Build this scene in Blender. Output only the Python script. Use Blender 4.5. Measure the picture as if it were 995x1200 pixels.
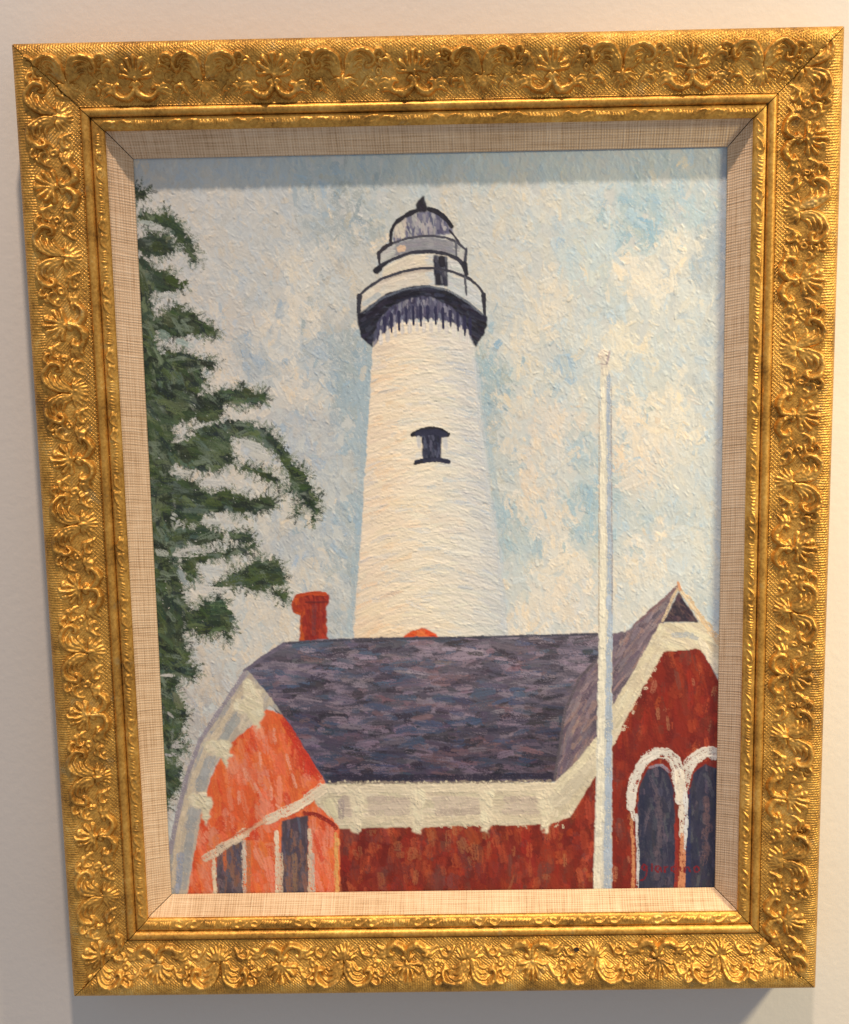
import bpy, math, random
import numpy as np
from mathutils import Matrix, Vector

# ------------------------------------------------------------------ camera, world, lamps, exposure
scene = bpy.context.scene
for o in list(bpy.data.objects):
    bpy.data.objects.remove(o)
COL = scene.collection

# metres; picture plane is y = 0, the viewer is on the -y side, z is up
CAM_ROT = (-0.16646, 0.01177, -0.01861)
CAM_POS = np.array((0.0079, 0.20188, 1.09404))
FOCAL_PX = 1618.29                     # for a picture 1200 px high


def rot_xyz(r):
    rx, ry, rz = r
    cx, sx, cy, sy, cz, sz = math.cos(rx), math.sin(rx), math.cos(ry), math.sin(ry), math.cos(rz), math.sin(rz)
    X = np.array([[1, 0, 0], [0, cx, -sx], [0, sx, cx]])
    Y = np.array([[cy, 0, sy], [0, 1, 0], [-sy, 0, cy]])
    Z = np.array([[cz, -sz, 0], [sz, cz, 0], [0, 0, 1]])
    return Z @ Y @ X


R_CAM = rot_xyz(CAM_ROT)
cam_data = bpy.data.cameras.new('camera')
cam_data.sensor_fit = 'VERTICAL'
cam_data.sensor_height = 24.0
cam_data.lens = 24.0 * FOCAL_PX / 1200.0
cam_data.clip_start = 0.01
cam_data.clip_end = 50.0
cam = bpy.data.objects.new('camera', cam_data)
COL.objects.link(cam)
m4 = Matrix([list(R_CAM[i]) + [CAM_POS[i]] for i in range(3)] + [[0, 0, 0, 1]])
cam.matrix_world = Matrix.Rotation(math.pi / 2, 4, 'X') @ m4
scene.camera = cam

world = bpy.data.worlds.new('World')
scene.world = world
world.use_nodes = True
bg = world.node_tree.nodes['Background']
bg.inputs['Color'].default_value = (0.97, 0.97, 1.0, 1)
bg.inputs['Strength'].default_value = 0.35


def area_lamp(name, loc, target, size, power, color):
    d = bpy.data.lights.new(name, 'AREA')
    d.shape = 'DISK'
    d.size = size
    d.energy = power
    d.color = color
    o = bpy.data.objects.new(name, d)
    COL.objects.link(o)
    o.location = loc
    o.rotation_euler = (Vector(target) - Vector(loc)).to_track_quat('-Z', 'Y').to_euler()
    return o


# ceiling lamp above and in front of the picture; warm spot lamp out of frame on the right
area_lamp('ceiling_lamp', (0.05, -1.02, 2.30), (0.0, 0.0, 0.0), 0.08, 56.0, (1.0, 0.77, 0.57))
sd = bpy.data.lights.new('spot_lamp', 'SPOT')
sd.energy = 146.0
sd.color = (1.0, 0.83, 0.49)
sd.spot_size = math.radians(74)
sd.spot_blend = 1.0
sd.shadow_soft_size = 0.10
so = bpy.data.objects.new('spot_lamp', sd)
COL.objects.link(so)
so.location = (1.25, -1.0, 0.88)
so.rotation_euler = (Vector((0.73, 0.0, -0.18)) - so.location).to_track_quat('-Z', 'Y').to_euler()

vs = scene.view_settings
vs.view_transform = 'Standard'
vs.look = 'None'
vs.exposure = 0.0
vs.gamma = 1.0
vs.use_curve_mapping = False

PIGMENT_GAIN = np.array((1.04, 1.16, 1.35), np.float32)   # paint albedo relative to the colours mixed below
RELIEF = 1.0


# ------------------------------------------------------------------ helpers
def link(o, parent=None):
    COL.objects.link(o)
    if parent is not None:
        o.parent = parent
    return o


def mesh_obj(name, verts, faces, mat, parent=None, smooth=True):
    me = bpy.data.meshes.new(name)
    me.from_pydata(verts, [], faces)
    me.materials.append(mat)
    if smooth:
        me.polygons.foreach_set('use_smooth', [True] * len(me.polygons))
    me.update()
    return link(bpy.data.objects.new(name, me), parent)


def fast_mesh(name, co, quads, smooth=True):
    me = bpy.data.meshes.new(name)
    n = len(quads)
    me.vertices.add(len(co))
    me.vertices.foreach_set('co', np.ascontiguousarray(co, dtype=np.float32).ravel())
    me.loops.add(n * 4)
    me.loops.foreach_set('vertex_index', np.ascontiguousarray(quads, dtype=np.int32).ravel())
    me.polygons.add(n)
    me.polygons.foreach_set('loop_start', np.arange(0, n * 4, 4, dtype=np.int32))
    me.polygons.foreach_set('loop_total', np.full(n, 4, dtype=np.int32))
    if smooth:
        me.polygons.foreach_set('use_smooth', np.ones(n, dtype=bool))
    me.update(calc_edges=True)
    return me


def blur(a, n=1):
    for _ in range(n):
        p = np.pad(a, 1, mode='edge')
        a = (p[:-2, 1:-1] + 2 * p[1:-1, 1:-1] + p[2:, 1:-1]) / 4
        p = np.pad(a, 1, mode='edge')
        a = (p[1:-1, :-2] + 2 * p[1:-1, 1:-1] + p[1:-1, 2:]) / 4
    return a


def value_noise(shape, cell, rng):
    """smooth noise, about -1..1, features `cell` samples across"""
    h, w = shape
    gh, gw = int(h / cell) + 3, int(w / cell) + 3
    g = rng.standard_normal((gh, gw))
    y = np.arange(h) / cell
    x = np.arange(w) / cell
    y0 = y.astype(int); x0 = x.astype(int)
    fy = y - y0; fx = x - x0
    fy = (fy * fy * (3 - 2 * fy))[:, None]; fx = (fx * fx * (3 - 2 * fx))[None, :]
    a = g[np.ix_(y0, x0)]; b = g[np.ix_(y0, x0 + 1)]; c = g[np.ix_(y0 + 1, x0)]; d = g[np.ix_(y0 + 1, x0 + 1)]
    return (a * (1 - fx) + b * fx) * (1 - fy) + (c * (1 - fx) + d * fx) * fy


# ------------------------------------------------------------------ materials
def new_mat(name):
    m = bpy.data.materials.new(name)
    m.use_nodes = True
    nt = m.node_tree
    b = nt.nodes['Principled BSDF']
    return m, nt, b


def N(nt, kind, **kw):
    n = nt.nodes.new(kind)
    for k, v in kw.items():
        if k in n.inputs:
            n.inputs[k].default_value = v
        else:
            setattr(n, k, v)
    return n


def math_node(nt, op, a, b=None, clamp=False):
    n = nt.nodes.new('ShaderNodeMath')
    n.operation = op
    n.use_clamp = clamp
    for i, x in enumerate((a, b)):
        if x is None:
            continue
        if isinstance(x, (int, float)):
            n.inputs[i].default_value = x
        else:
            nt.links.new(x, n.inputs[i])
    return n.outputs[0]


def ramp(nt, fac, stops):
    r = nt.nodes.new('ShaderNodeValToRGB')
    el = r.color_ramp.elements
    while len(el) < len(stops):
        el.new(0.5)
    for e, (p, c) in zip(el, stops):
        e.position = p
        e.color = (*c, 1) if len(c) == 3 else c
    nt.links.new(fac, r.inputs[0])
    return r.outputs[0]


def gold_material(name, relief):
    """old bronze-gold leaf; relief = 'face' adds tooled hatching by UV, 'plain' only wear"""
    m, nt, b = new_mat(name)
    tc = N(nt, 'ShaderNodeTexCoord')
    geo = N(nt, 'ShaderNodeNewGeometry')
    n1 = N(nt, 'ShaderNodeTexNoise', Scale=38.0, Detail=6.0, Roughness=0.62)
    n2 = N(nt, 'ShaderNodeTexNoise', Scale=420.0, Detail=4.0, Roughness=0.6)
    n3 = N(nt, 'ShaderNodeTexNoise', Scale=9.0, Detail=3.0)
    for n in (n1, n2, n3):
        nt.links.new(geo.outputs['Position'], n.inputs['Vector'])
    mix = math_node(nt, 'ADD', math_node(nt, 'MULTIPLY', n1.outputs[0], 0.6), math_node(nt, 'MULTIPLY', n2.outputs[0], 0.4))
    col = ramp(nt, mix, [(0.35, (0.25, 0.125, 0.028)), (0.46, (0.50, 0.260, 0.052)), (0.56, (0.69, 0.385, 0.085)), (0.68, (0.78, 0.52, 0.17))])
    n4 = N(nt, 'ShaderNodeTexNoise', Scale=55.0, Detail=5.0, Roughness=0.7)
    off = N(nt, 'ShaderNodeVectorMath')
    off.operation = 'ADD'
    off.inputs[1].default_value = (3.1, 1.7, 5.3)
    nt.links.new(geo.outputs['Position'], off.inputs[0])
    nt.links.new(off.outputs[0], n4.inputs['Vector'])
    worn = math_node(nt, 'MULTIPLY', math_node(nt, 'SUBTRACT', n4.outputs[0], 0.60), 5.0, clamp=True)
    mx = N(nt, 'ShaderNodeMixRGB')
    mx.inputs[2].default_value = (0.42, 0.34, 0.17, 1)
    nt.links.new(worn, mx.inputs[0])
    nt.links.new(col, mx.inputs[1])
    nt.links.new(mx.outputs[0], b.inputs['Base Color'])
    met = math_node(nt, 'MULTIPLY_ADD', n3.outputs[0], 0.3)
    met.node.inputs[2].default_value = 0.50
    nt.links.new(met, b.inputs['Metallic'])
    rough = math_node(nt, 'MULTIPLY_ADD', n1.outputs[0], 0.30)
    rough.node.inputs[2].default_value = 0.29 if relief != 'bead' else 0.30
    nt.links.new(rough, b.inputs['Roughness'])
    uv = tc.outputs['UV']
    h = math_node(nt, 'MULTIPLY', n2.outputs[0], 0.00022)
    if relief == 'face':
        sx = N(nt, 'ShaderNodeSeparateXYZ')
        nt.links.new(uv, sx.inputs[0])
        u, v = sx.outputs[0], sx.outputs[1]
        wob = math_node(nt, 'MULTIPLY', math_node(nt, 'SUBTRACT', n1.outputs[0], 0.5), 15.0)
        hatch = math_node(nt, 'SINE', math_node(nt, 'ADD', math_node(nt, 'MULTIPLY', u, 2 * math.pi / 0.0020), wob))
        mask_o = math_node(nt, 'MULTIPLY', math_node(nt, 'SUBTRACT', v, 0.0655), 500.0, clamp=True)
        d1 = math_node(nt, 'SINE', math_node(nt, 'ADD', math_node(nt, 'MULTIPLY', math_node(nt, 'ADD', u, v), 2 * math.pi / 0.0062), wob))
        d2 = math_node(nt, 'SINE', math_node(nt, 'MULTIPLY', math_node(nt, 'SUBTRACT', u, v), 2 * math.pi / 0.0062))
        d = math_node(nt, 'MAXIMUM', math_node(nt, 'POWER', math_node(nt, 'ABSOLUTE', d1), 5.0), math_node(nt, 'POWER', math_node(nt, 'ABSOLUTE', d2), 5.0))
        mask_i = math_node(nt, 'MULTIPLY', math_node(nt, 'SUBTRACT', 0.0435, v), 400.0, clamp=True)
        vor = N(nt, 'ShaderNodeTexVoronoi', Scale=620.0)
        nt.links.new(geo.outputs['Position'], vor.inputs['Vector'])
        h = math_node(nt, 'ADD', h, math_node(nt, 'MULTIPLY', math_node(nt, 'MULTIPLY', hatch, mask_o), 0.00017))
        h = math_node(nt, 'ADD', h, math_node(nt, 'MULTIPLY', math_node(nt, 'MULTIPLY', d, mask_i), 0.00028))
        h = math_node(nt, 'ADD', h, math_node(nt, 'MULTIPLY', vor.outputs['Distance'], 0.00030))
        comb = math_node(nt, 'SINE', math_node(nt, 'ADD', math_node(nt, 'MULTIPLY', math_node(nt, 'ADD', math_node(nt, 'MULTIPLY', u, 0.8), v), 2 * math.pi / 0.0023), math_node(nt, 'MULTIPLY', wob, 0.8)))
        mask_c = math_node(nt, 'MULTIPLY', math_node(nt, 'SUBTRACT', n4.outputs[0], 0.38), 6.0, clamp=True)
        h = math_node(nt, 'ADD', h, math_node(nt, 'MULTIPLY', math_node(nt, 'MULTIPLY', comb, mask_c), 0.00013))
        h = math_node(nt, 'ADD', h, math_node(nt, 'MULTIPLY', n1.outputs[0], 0.0018))
    bump = N(nt, 'ShaderNodeBump', Strength=0.9, Distance=1.0)
    nt.links.new(h, bump.inputs['Height'])
    nt.links.new(bump.outputs[0], b.inputs['Normal'])
    return m


GOLD_FACE = gold_material('tooled_gold', 'face')
GOLD_RELIEF = gold_material('cast_gold', 'plain')
GOLD_BEAD = gold_material('smooth_gold', 'bead')


def linen_material():
    m, nt, b = new_mat('linen')
    tc = N(nt, 'ShaderNodeTexCoord')
    geo = N(nt, 'ShaderNodeNewGeometry')
    sx = N(nt, 'ShaderNodeSeparateXYZ')
    nt.links.new(tc.outputs['UV'], sx.inputs[0])
    nz = N(nt, 'ShaderNodeTexNoise', Scale=70.0, Detail=4.0)
    nf = N(nt, 'ShaderNodeTexNoise', Scale=600.0, Detail=3.0)
    nl = N(nt, 'ShaderNodeTexNoise', Scale=14.0, Detail=4.0)
    for n in (nz, nf, nl):
        nt.links.new(geo.outputs['Position'], n.inputs['Vector'])
    wob = math_node(nt, 'MULTIPLY', nz.outputs[0], 4.0)
    P = 2 * math.pi / 0.0021
    a = math_node(nt, 'SINE', math_node(nt, 'ADD', math_node(nt, 'MULTIPLY', sx.outputs[0], P), wob))
    c = math_node(nt, 'SINE', math_node(nt, 'ADD', math_node(nt, 'MULTIPLY', sx.outputs[1], P), wob))
    wv = math_node(nt, 'ADD', math_node(nt, 'MULTIPLY', math_node(nt, 'MULTIPLY', a, c), 0.4), math_node(nt, 'MULTIPLY', math_node(nt, 'MAXIMUM', a, c), 0.6))
    threads = []
    for sc in ((620.0, 26.0, 1.0), (26.0, 620.0, 1.0)):     # slubs: each thread its own shade along its length
        vm = N(nt, 'ShaderNodeVectorMath')
        vm.operation = 'MULTIPLY'
        vm.inputs[1].default_value = sc
        nt.links.new(tc.outputs['UV'], vm.inputs[0])
        tn_ = N(nt, 'ShaderNodeTexNoise', Scale=1.0, Detail=3.0)
        nt.links.new(vm.outputs[0], tn_.inputs['Vector'])
        threads.append(tn_.outputs[0])
    f = math_node(nt, 'ADD', math_node(nt, 'MULTIPLY', wv, 0.17), math_node(nt, 'MULTIPLY', math_node(nt, 'ADD', threads[0], threads[1]), 0.42))
    f = math_node(nt, 'ADD', f, math_node(nt, 'MULTIPLY', math_node(nt, 'SUBTRACT', nl.outputs[0], 0.5), 0.25))
    col = ramp(nt, f, [(0.26, (0.43, 0.28, 0.165)), (0.44, (0.68, 0.495, 0.335)), (0.66, (0.84, 0.67, 0.50))])
    nt.links.new(col, b.inputs['Base Color'])
    b.inputs['Roughness'].default_value = 0.9
    b.inputs['Specular IOR Level'].default_value = 0.15
    bump = N(nt, 'ShaderNodeBump', Strength=0.8, Distance=1.0)
    nt.links.new(math_node(nt, 'ADD', math_node(nt, 'MULTIPLY', wv, 0.00030), math_node(nt, 'MULTIPLY', math_node(nt, 'ADD', threads[0], threads[1]), 0.0006)), bump.inputs['Height'])
    nt.links.new(bump.outputs[0], b.inputs['Normal'])
    return m


def wall_material():
    m, nt, b = new_mat('wall_paint')
    geo = N(nt, 'ShaderNodeNewGeometry')
    n1 = N(nt, 'ShaderNodeTexNoise', Scale=170.0, Detail=2.0)
    n2 = N(nt, 'ShaderNodeTexNoise', Scale=3.0, Detail=3.0)
    for n in (n1, n2):
        nt.links.new(geo.outputs['Position'], n.inputs['Vector'])
    col = ramp(nt, n2.outputs[0], [(0.3, (0.66, 0.63, 0.61)), (0.7, (0.69, 0.66, 0.64))])
    nt.links.new(col, b.inputs['Base Color'])
    b.inputs['Roughness'].default_value = 0.75
    bump = N(nt, 'ShaderNodeBump', Strength=0.5, Distance=1.0)
    nt.links.new(math_node(nt, 'MULTIPLY', n1.outputs[0], 0.00055), bump.inputs['Height'])
    nt.links.new(bump.outputs[0], b.inputs['Normal'])
    return m


def paint_material():
    m, nt, b = new_mat('oil_paint')
    at = N(nt, 'ShaderNodeVertexColor')
    at.layer_name = 'pigment'
    geo = N(nt, 'ShaderNodeNewGeometry')
    n1 = N(nt, 'ShaderNodeTexNoise', Scale=900.0, Detail=3.0)
    nt.links.new(geo.outputs['Position'], n1.inputs['Vector'])
    nt.links.new(at.outputs['Color'], b.inputs['Base Color'])
    b.inputs['Roughness'].default_value = 0.42
    b.inputs['Specular IOR Level'].default_value = 0.35
    bump = N(nt, 'ShaderNodeBump', Strength=0.5, Distance=1.0)
    nt.links.new(math_node(nt, 'MULTIPLY', n1.outputs[0], 0.00018), bump.inputs['Height'])
    nt.links.new(bump.outputs[0], b.inputs['Normal'])
    return m


def plain_material(name, color, rough=0.8):
    m, nt, b = new_mat(name)
    geo = N(nt, 'ShaderNodeNewGeometry')
    n1 = N(nt, 'ShaderNodeTexNoise', Scale=120.0, Detail=4.0)
    nt.links.new(geo.outputs['Position'], n1.inputs['Vector'])
    c2 = tuple(x * 0.7 for x in color)
    nt.links.new(ramp(nt, n1.outputs[0], [(0.3, c2), (0.7, color)]), b.inputs['Base Color'])
    b.inputs['Roughness'].default_value = rough
    return m


LINEN = linen_material()
WALL = wall_material()
PAINT = paint_material()
BACKING = plain_material('raw_wood', (0.24, 0.15, 0.08))
CANVAS_CLOTH = plain_material('primed_canvas', (0.42, 0.37, 0.30))
HOLE = plain_material('dark_chip_fill', (0.035, 0.018, 0.012))  # near-black fill for the chipped hole in the bottom rail

# ------------------------------------------------------------------ the setting
WALL_Y = 0.021
w = mesh_obj('wall', [(-3, WALL_Y, -1.6), (3, WALL_Y, -1.6), (3, WALL_Y, 1.5), (-3, WALL_Y, 1.5)], [(0, 1, 2, 3)], WALL, smooth=False)
w['kind'] = 'structure'
w['label'] = 'off-white painted wall with fine roller texture behind the frame'

# ------------------------------------------------------------------ the framed painting
W, H = 0.457, 0.603                     # visible picture
OFFX, OFFZ = 0.0006, -0.0032            # the picture sits a little low in its frame
root = bpy.data.objects.new('framed_painting', None)
COL.objects.link(root)
root.empty_display_size = 0.05
root['label'] = 'oil painting of a white lighthouse in an ornate gold frame hung on the wall'
root['category'] = 'painting'


def sweep_rail(name, mat, profile, half_in, half_across, angle, parent, off=(0, 0), inner_off=True, uv_swap=False):
    """mitred straight moulding. profile = [(v, w)], v outward from the picture edge, w towards the viewer.
    half_in = half the length of the picture edge it runs along; half_across = distance of that edge from the centre."""
    n = len(profile)
    segs = 24
    co = []; uvs = []
    vmax = profile[-1][0]
    for i in range(segs + 1):
        s = -1 + 2 * i / segs
        for (v, wd) in profile:
            u = s * (half_in + v - 0.0004)
            co.append((u, -wd, half_across + v))
            uvs.append((u, v))
    quads = []
    for i in range(segs):
        for j in range(n - 1):
            a = i * n + j
            quads.append((a, a + n, a + n + 1, a + 1))
    me = fast_mesh(name, np.array(co), np.array(quads))
    # arc length along the profile for the v coordinate keeps the texture even on slopes
    arc = [0.0]
    for k in range(1, n):
        arc.append(arc[-1] + math.hypot(profile[k][0] - profile[k - 1][0], profile[k][1] - profile[k - 1][1]))
    uvl = me.uv_layers.new(name='UVMap')
    li = np.empty(len(me.loops), dtype=np.int32)
    me.loops.foreach_get('vertex_index', li)
    U = np.array(uvs)[li]
    if uv_swap:
        U[:, 1] = np.array(arc)[li % n]
    uvl.data.foreach_set('uv', U.astype(np.float32).ravel())
    me.materials.append(mat)
    o = bpy.data.objects.new(name, me)
    link(o, parent)
    o.rotation_euler = (0, angle, 0)
    return o


def smooth_profile(pts, sub=6):
    out = []
    P = [np.array(p, float) for p in pts]
    P = [P[0]] + P + [P[-1]]
    for i in range(1, len(P) - 2):
        for k in range(sub):
            t = k / sub
            p0, p1, p2, p3 = P[i - 1], P[i], P[i + 1], P[i + 2]
            out.append(tuple(0.5 * ((2 * p1) + (-p0 + p2) * t + (2 * p0 - 5 * p1 + 4 * p2 - p3) * t * t + (-p0 + 3 * p1 - 3 * p2 + p3) * t ** 3)))
    out.append(tuple(P[-2]))
    return out


LINER_W, GROOVE_V, OUT_V = 0.0158, 0.0334, 0.0773
FACE_PTS = [(0.0336, 0.0240), (0.040, 0.0252), (0.048, 0.0272), (0.056, 0.0298), (0.063, 0.0326), (0.0675, 0.0345), (0.0720, 0.0348), (0.0762, 0.0336), (0.0788, 0.0305)]
FACE = smooth_profile(FACE_PTS)
FACE_V = np.array([p[0] for p in FACE]); FACE_Wd = np.array([p[1] for p in FACE])
LIP = smooth_profile([(0.0158, 0.0205), (0.0170, 0.0218), (0.0200, 0.0232), (0.0230, 0.0236), (0.0250, 0.0230), (0.0257, 0.0216)], 4)
LIP_V = np.array([p[0] for p in LIP]); LIP_Wd = np.array([p[1] for p in LIP])
BEAD = smooth_profile([(0.0258, 0.0214), (0.0262, 0.0238), (0.0280, 0.0258), (0.0302, 0.0263), (0.0322, 0.0252), (0.0334, 0.0222), (0.0336, 0.0195)], 4)

# angle about the y axis: top, right, bottom, left
SIDES = [('top', 0.0, W / 2, H / 2), ('right', math.pi / 2, H / 2, W / 2), ('bottom', math.pi, W / 2, H / 2), ('left', -math.pi / 2, H / 2, W / 2)]
rails = {}
for side, ang, hin, hac in SIDES:
    prof = [(0.0334, 0.0195), (0.0336, 0.0240)] + FACE + [(0.0789, 0.0285), (0.0784, 0.012), (0.0778, -0.0185), (0.05, -0.0185)]
    r = sweep_rail('frame_rail', GOLD_FACE, prof, hin, hac, ang, root)
    r['label'] = {'top': 'top rail of the ornate gold frame', 'right': 'right rail of the ornate gold frame', 'bottom': 'bottom rail of the ornate gold frame with a small dark chip', 'left': 'left rail of the ornate gold frame'}[side]
    rails[side] = r
    sweep_rail('bead', GOLD_BEAD, BEAD, hin, hac, 0.0, r)
    lip = sweep_rail('inner_lip', GOLD_BEAD, [(0.0160, 0.0150)] + LIP, hin, hac, 0.0, r)
    # linen liner: its inner edge follows the picture, which is slightly off centre
    ln = sweep_rail('linen_liner', LINEN, smooth_profile([(0.0, 0.0012), (0.0004, 0.0026), (0.0015, 0.0034), (0.006, 0.0072), (0.0125, 0.0128), (0.0152, 0.0158), (0.0164, 0.0203)], 4), hin, hac, ang, root, uv_swap=True)
    me = ln.data
    # shift the inner edge by the picture's offset, fading to nothing under the gold lip
    loc = {'top': (OFFX, OFFZ), 'right': (-OFFZ, OFFX), 'bottom': (-OFFX, -OFFZ), 'left': (OFFZ, -OFFX)}[side]
    for v in me.vertices:
        f = max(0.0, min(1.0, 1 - (v.co.z - hac) / 0.0158))
        v.co.x += loc[0] * f
        v.co.z += loc[1] * f

# ------------------------------------------------------------------ cast ornament as relief meshes (millimetres)
STEP = 0.55


class Relief:
    def __init__(self, u0, u1, v0, v1):
        self.u = np.arange(u0, u1 + STEP / 2, STEP)
        self.v = np.arange(v0, v1 + STEP / 2, STEP)
        self.U, self.V = np.meshgrid(self.u, self.v)
        self.h = np.zeros_like(self.U)

    fat = 1.0

    def strand(self, pts, wid, hei, mirror=False):
        P = np.array(smooth_profile(pts, 5))
        n = len(P)
        wv = np.interp(np.linspace(0, 1, n), np.linspace(0, 1, len(wid)), wid)
        hv = np.interp(np.linspace(0, 1, n), np.linspace(0, 1, len(hei)), hei) * 1.18
        wv = wv * self.fat
        for sgn in ((1, -1) if mirror else (1,)):
            best = np.zeros_like(self.h)
            for i in range(n - 1):
                ax, ay = P[i, 0] * sgn, P[i, 1]
                bx, by = P[i + 1, 0] * sgn, P[i + 1, 1]
                dx, dy = bx - ax, by - ay
                L2 = dx * dx + dy * dy + 1e-9
                t = np.clip(((self.U - ax) * dx + (self.V - ay) * dy) / L2, 0, 1)
                d = np.hypot(self.U - ax - t * dx, self.V - ay - t * dy)
                ww = wv[i] + (wv[i + 1] - wv[i]) * t
                hh = hv[i] + (hv[i + 1] - hv[i]) * t
                best = np.maximum(best, hh * np.sqrt(np.clip(1 - (d / ww) ** 2, 0, 1)))
            self.h = np.maximum(self.h, best)

    def ring(self, cu, cv, r, wid, hei):
        d = np.abs(np.hypot(self.U - cu, self.V - cv) - r)
        self.h = np.maximum(self.h, hei * np.sqrt(np.clip(1 - (d / wid) ** 2, 0, 1)))

    def dome(self, cu, cv, ru, rv, hei):
        q = ((self.U - cu) / ru) ** 2 + ((self.V - cv) / rv) ** 2
        self.h = np.maximum(self.h, hei * np.sqrt(np.clip(1 - q, 0, 1)))


def finish_relief(r, rng, thr=0.22, nz=0.22):
    h0 = blur(r.h, 1)
    ny, nx = h0.shape
    iy, ix = np.meshgrid(np.arange(ny), np.arange(nx), indexing='ij')
    wy = np.clip(iy + 1.1 * value_noise(h0.shape, 11.0, rng) + 0.25 * value_noise(h0.shape, 3.0, rng), 0, ny - 1.001)
    wx = np.clip(ix + 1.1 * value_noise(h0.shape, 11.0, rng) + 0.25 * value_noise(h0.shape, 3.0, rng), 0, nx - 1.001)
    y0_, x0_ = wy.astype(int), wx.astype(int)
    fy_, fx_ = wy - y0_, wx - x0_
    h = (h0[y0_, x0_] * (1 - fx_) + h0[y0_, x0_ + 1] * fx_) * (1 - fy_) + (h0[y0_ + 1, x0_] * (1 - fx_) + h0[y0_ + 1, x0_ + 1] * fx_) * fy_
    h = h * (1 + 0.18 * value_noise(h0.shape, 12.0, rng))
    h = h + nz * value_noise(h.shape, 3.0, rng) * np.clip(h / 1.0, 0, 1) + 0.12 * value_noise(h.shape, 1.4, rng) * np.clip(h, 0, 1)
    return h


def relief_mesh(name, r, h, base_v, base_w, hin, hac, u_shift, thr=0.22):
    """turn a relief into a mesh lying on the moulding; drop what the mitre cuts away"""
    keep = h > thr
    hin_mm, v0 = hin * 1000, 0.0
    v_abs = r.V                                     # mm from the picture edge
    keep &= (np.abs(r.U + u_shift) < hin_mm + v_abs - 0.3)
    f = keep[:-1, :-1] | keep[1:, :-1] | keep[:-1, 1:] | keep[1:, 1:]
    lim = (np.abs(r.U + u_shift) < hin_mm + v_abs + 0.4)
    f &= lim[:-1, :-1] & lim[1:, :-1] & lim[:-1, 1:] & lim[1:, 1:]
    nv, nu = h.shape
    idx = np.arange(nv * nu).reshape(nv, nu)
    q = np.stack([idx[:-1, :-1], idx[:-1, 1:], idx[1:, 1:], idx[1:, :-1]], -1)[f]
    if len(q) == 0:
        return None
    used, inv = np.unique(q.ravel(), return_inverse=True)
    w = np.interp(r.V.ravel() / 1000, base_v, base_w) + (h.ravel() - thr - 0.12) / 1000
    co = np.stack([r.U.ravel() / 1000, -w, r.V.ravel() / 1000], -1)[used]
    me = fast_mesh(name, co, inv.reshape(-1, 4))
    me.materials.append(GOLD_RELIEF)
    return me


F0 = 33.4        # mm: inner edge of the ornamented face
R1 = np.random.default_rng(3)


def P_(pts):
    return [(a, b + F0) for a, b in pts]


def make_scroll(sgn):                       # one acanthus scroll; two mirrored ones make a cartouche
    r = Relief(-2 if sgn > 0 else -36, 36 if sgn > 0 else 2, F0 + 12, F0 + 42)
    r.fat = 1.05
    m = lambda pts: [(a * sgn, b) for a, b in P_(pts)]
    r.strand(m([(1.2, 17), (2.2, 26), (6.5, 33), (13, 36), (19, 34), (22.5, 29), (21.5, 24.5), (18, 24.5), (17.5, 27)]), (1.2, 2.0, 2.2, 2.0, 1.1), (2.2, 3.6, 4.2, 3.8, 2.0))
    r.strand(m([(2.2, 16.5), (4.6, 25), (8.2, 30.2), (13, 32), (17, 30)]), (1.0, 1.6, 1.7, 1.2, 0.7), (2.0, 3.2, 3.5, 2.6, 1.4))
    r.strand(m([(3.6, 17.5), (6.8, 24), (10, 27.4), (13.6, 28.2)]), (0.9, 1.5, 1.4, 0.7), (1.8, 2.9, 2.8, 1.2))
    r.strand(m([(5.4, 18), (8.8, 22.4), (12.2, 24.4), (14.5, 23.5)]), (0.8, 1.3, 1.2, 0.6), (1.6, 2.5, 2.2, 1.0))
    r.strand(m([(21.5, 31), (25, 34.5), (28.5, 35), (30.2, 32), (28, 30)]), (1.1, 1.7, 1.6, 1.3, 0.8), (1.8, 3.0, 3.0, 2.4, 1.4))
    r.strand(m([(23, 27), (26, 25), (29, 26.5)]), (1.0, 1.3, 0.7), (1.6, 2.2, 1.0))
    r.strand(m([(20, 22), (23.5, 19.5), (26, 21)]), (0.7, 1.0, 0.6), (1.0, 1.6, 0.8))
    return r


def make_spray():                           # small hanging leaf spray below the scrolls
    r = Relief(-14, 14, F0 + 2, F0 + 20)
    r.fat = 1.1
    r.strand(P_([(0, 18), (0, 12), (0, 5)]), (1.3, 1.5, 0.8), (2.4, 2.8, 1.4))
    for (a, b), c in (((3.6, 5.2), (1.8, 10)), ((7.4, 6.6), (3.6, 11.5)), ((10.4, 10), (5, 13.5)), ((10.8, 14.4), (5.4, 15.6))):
        r.strand(P_([(0.3, 15.5), c, (a, b)]), (0.8, 1.35, 0.6), (1.6, 2.5, 1.2), mirror=True)
    r.dome(0, F0 + 15.5, 2.0, 2.0, 2.8)
    return r


def make_palmette():                        # fan of petals
    r = Relief(-15, 15, F0 + 14, F0 + 37)
    r.fat = 1.25
    for k in range(7):
        a = math.radians(12 + k * 26)
        L = 11.0 + 3.2 * math.sin(a)
        r.strand(P_([(1.5 * math.cos(a), 19 + 1.5 * math.sin(a)), (0.6 * L * math.cos(a), 19 + 0.62 * L * math.sin(a)), (L * math.cos(a) * 0.95, 19 + L * math.sin(a))]), (0.7, 1.3, 1.75), (1.8, 3.0, 2.2 + 0.9 * (k % 2)))
    r.dome(0, F0 + 19, 2.4, 2.2, 3.2)
    r.strand(P_([(0, 19), (0, 16)]), (1.6, 1.0), (2.4, 1.6))
    return r


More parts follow.
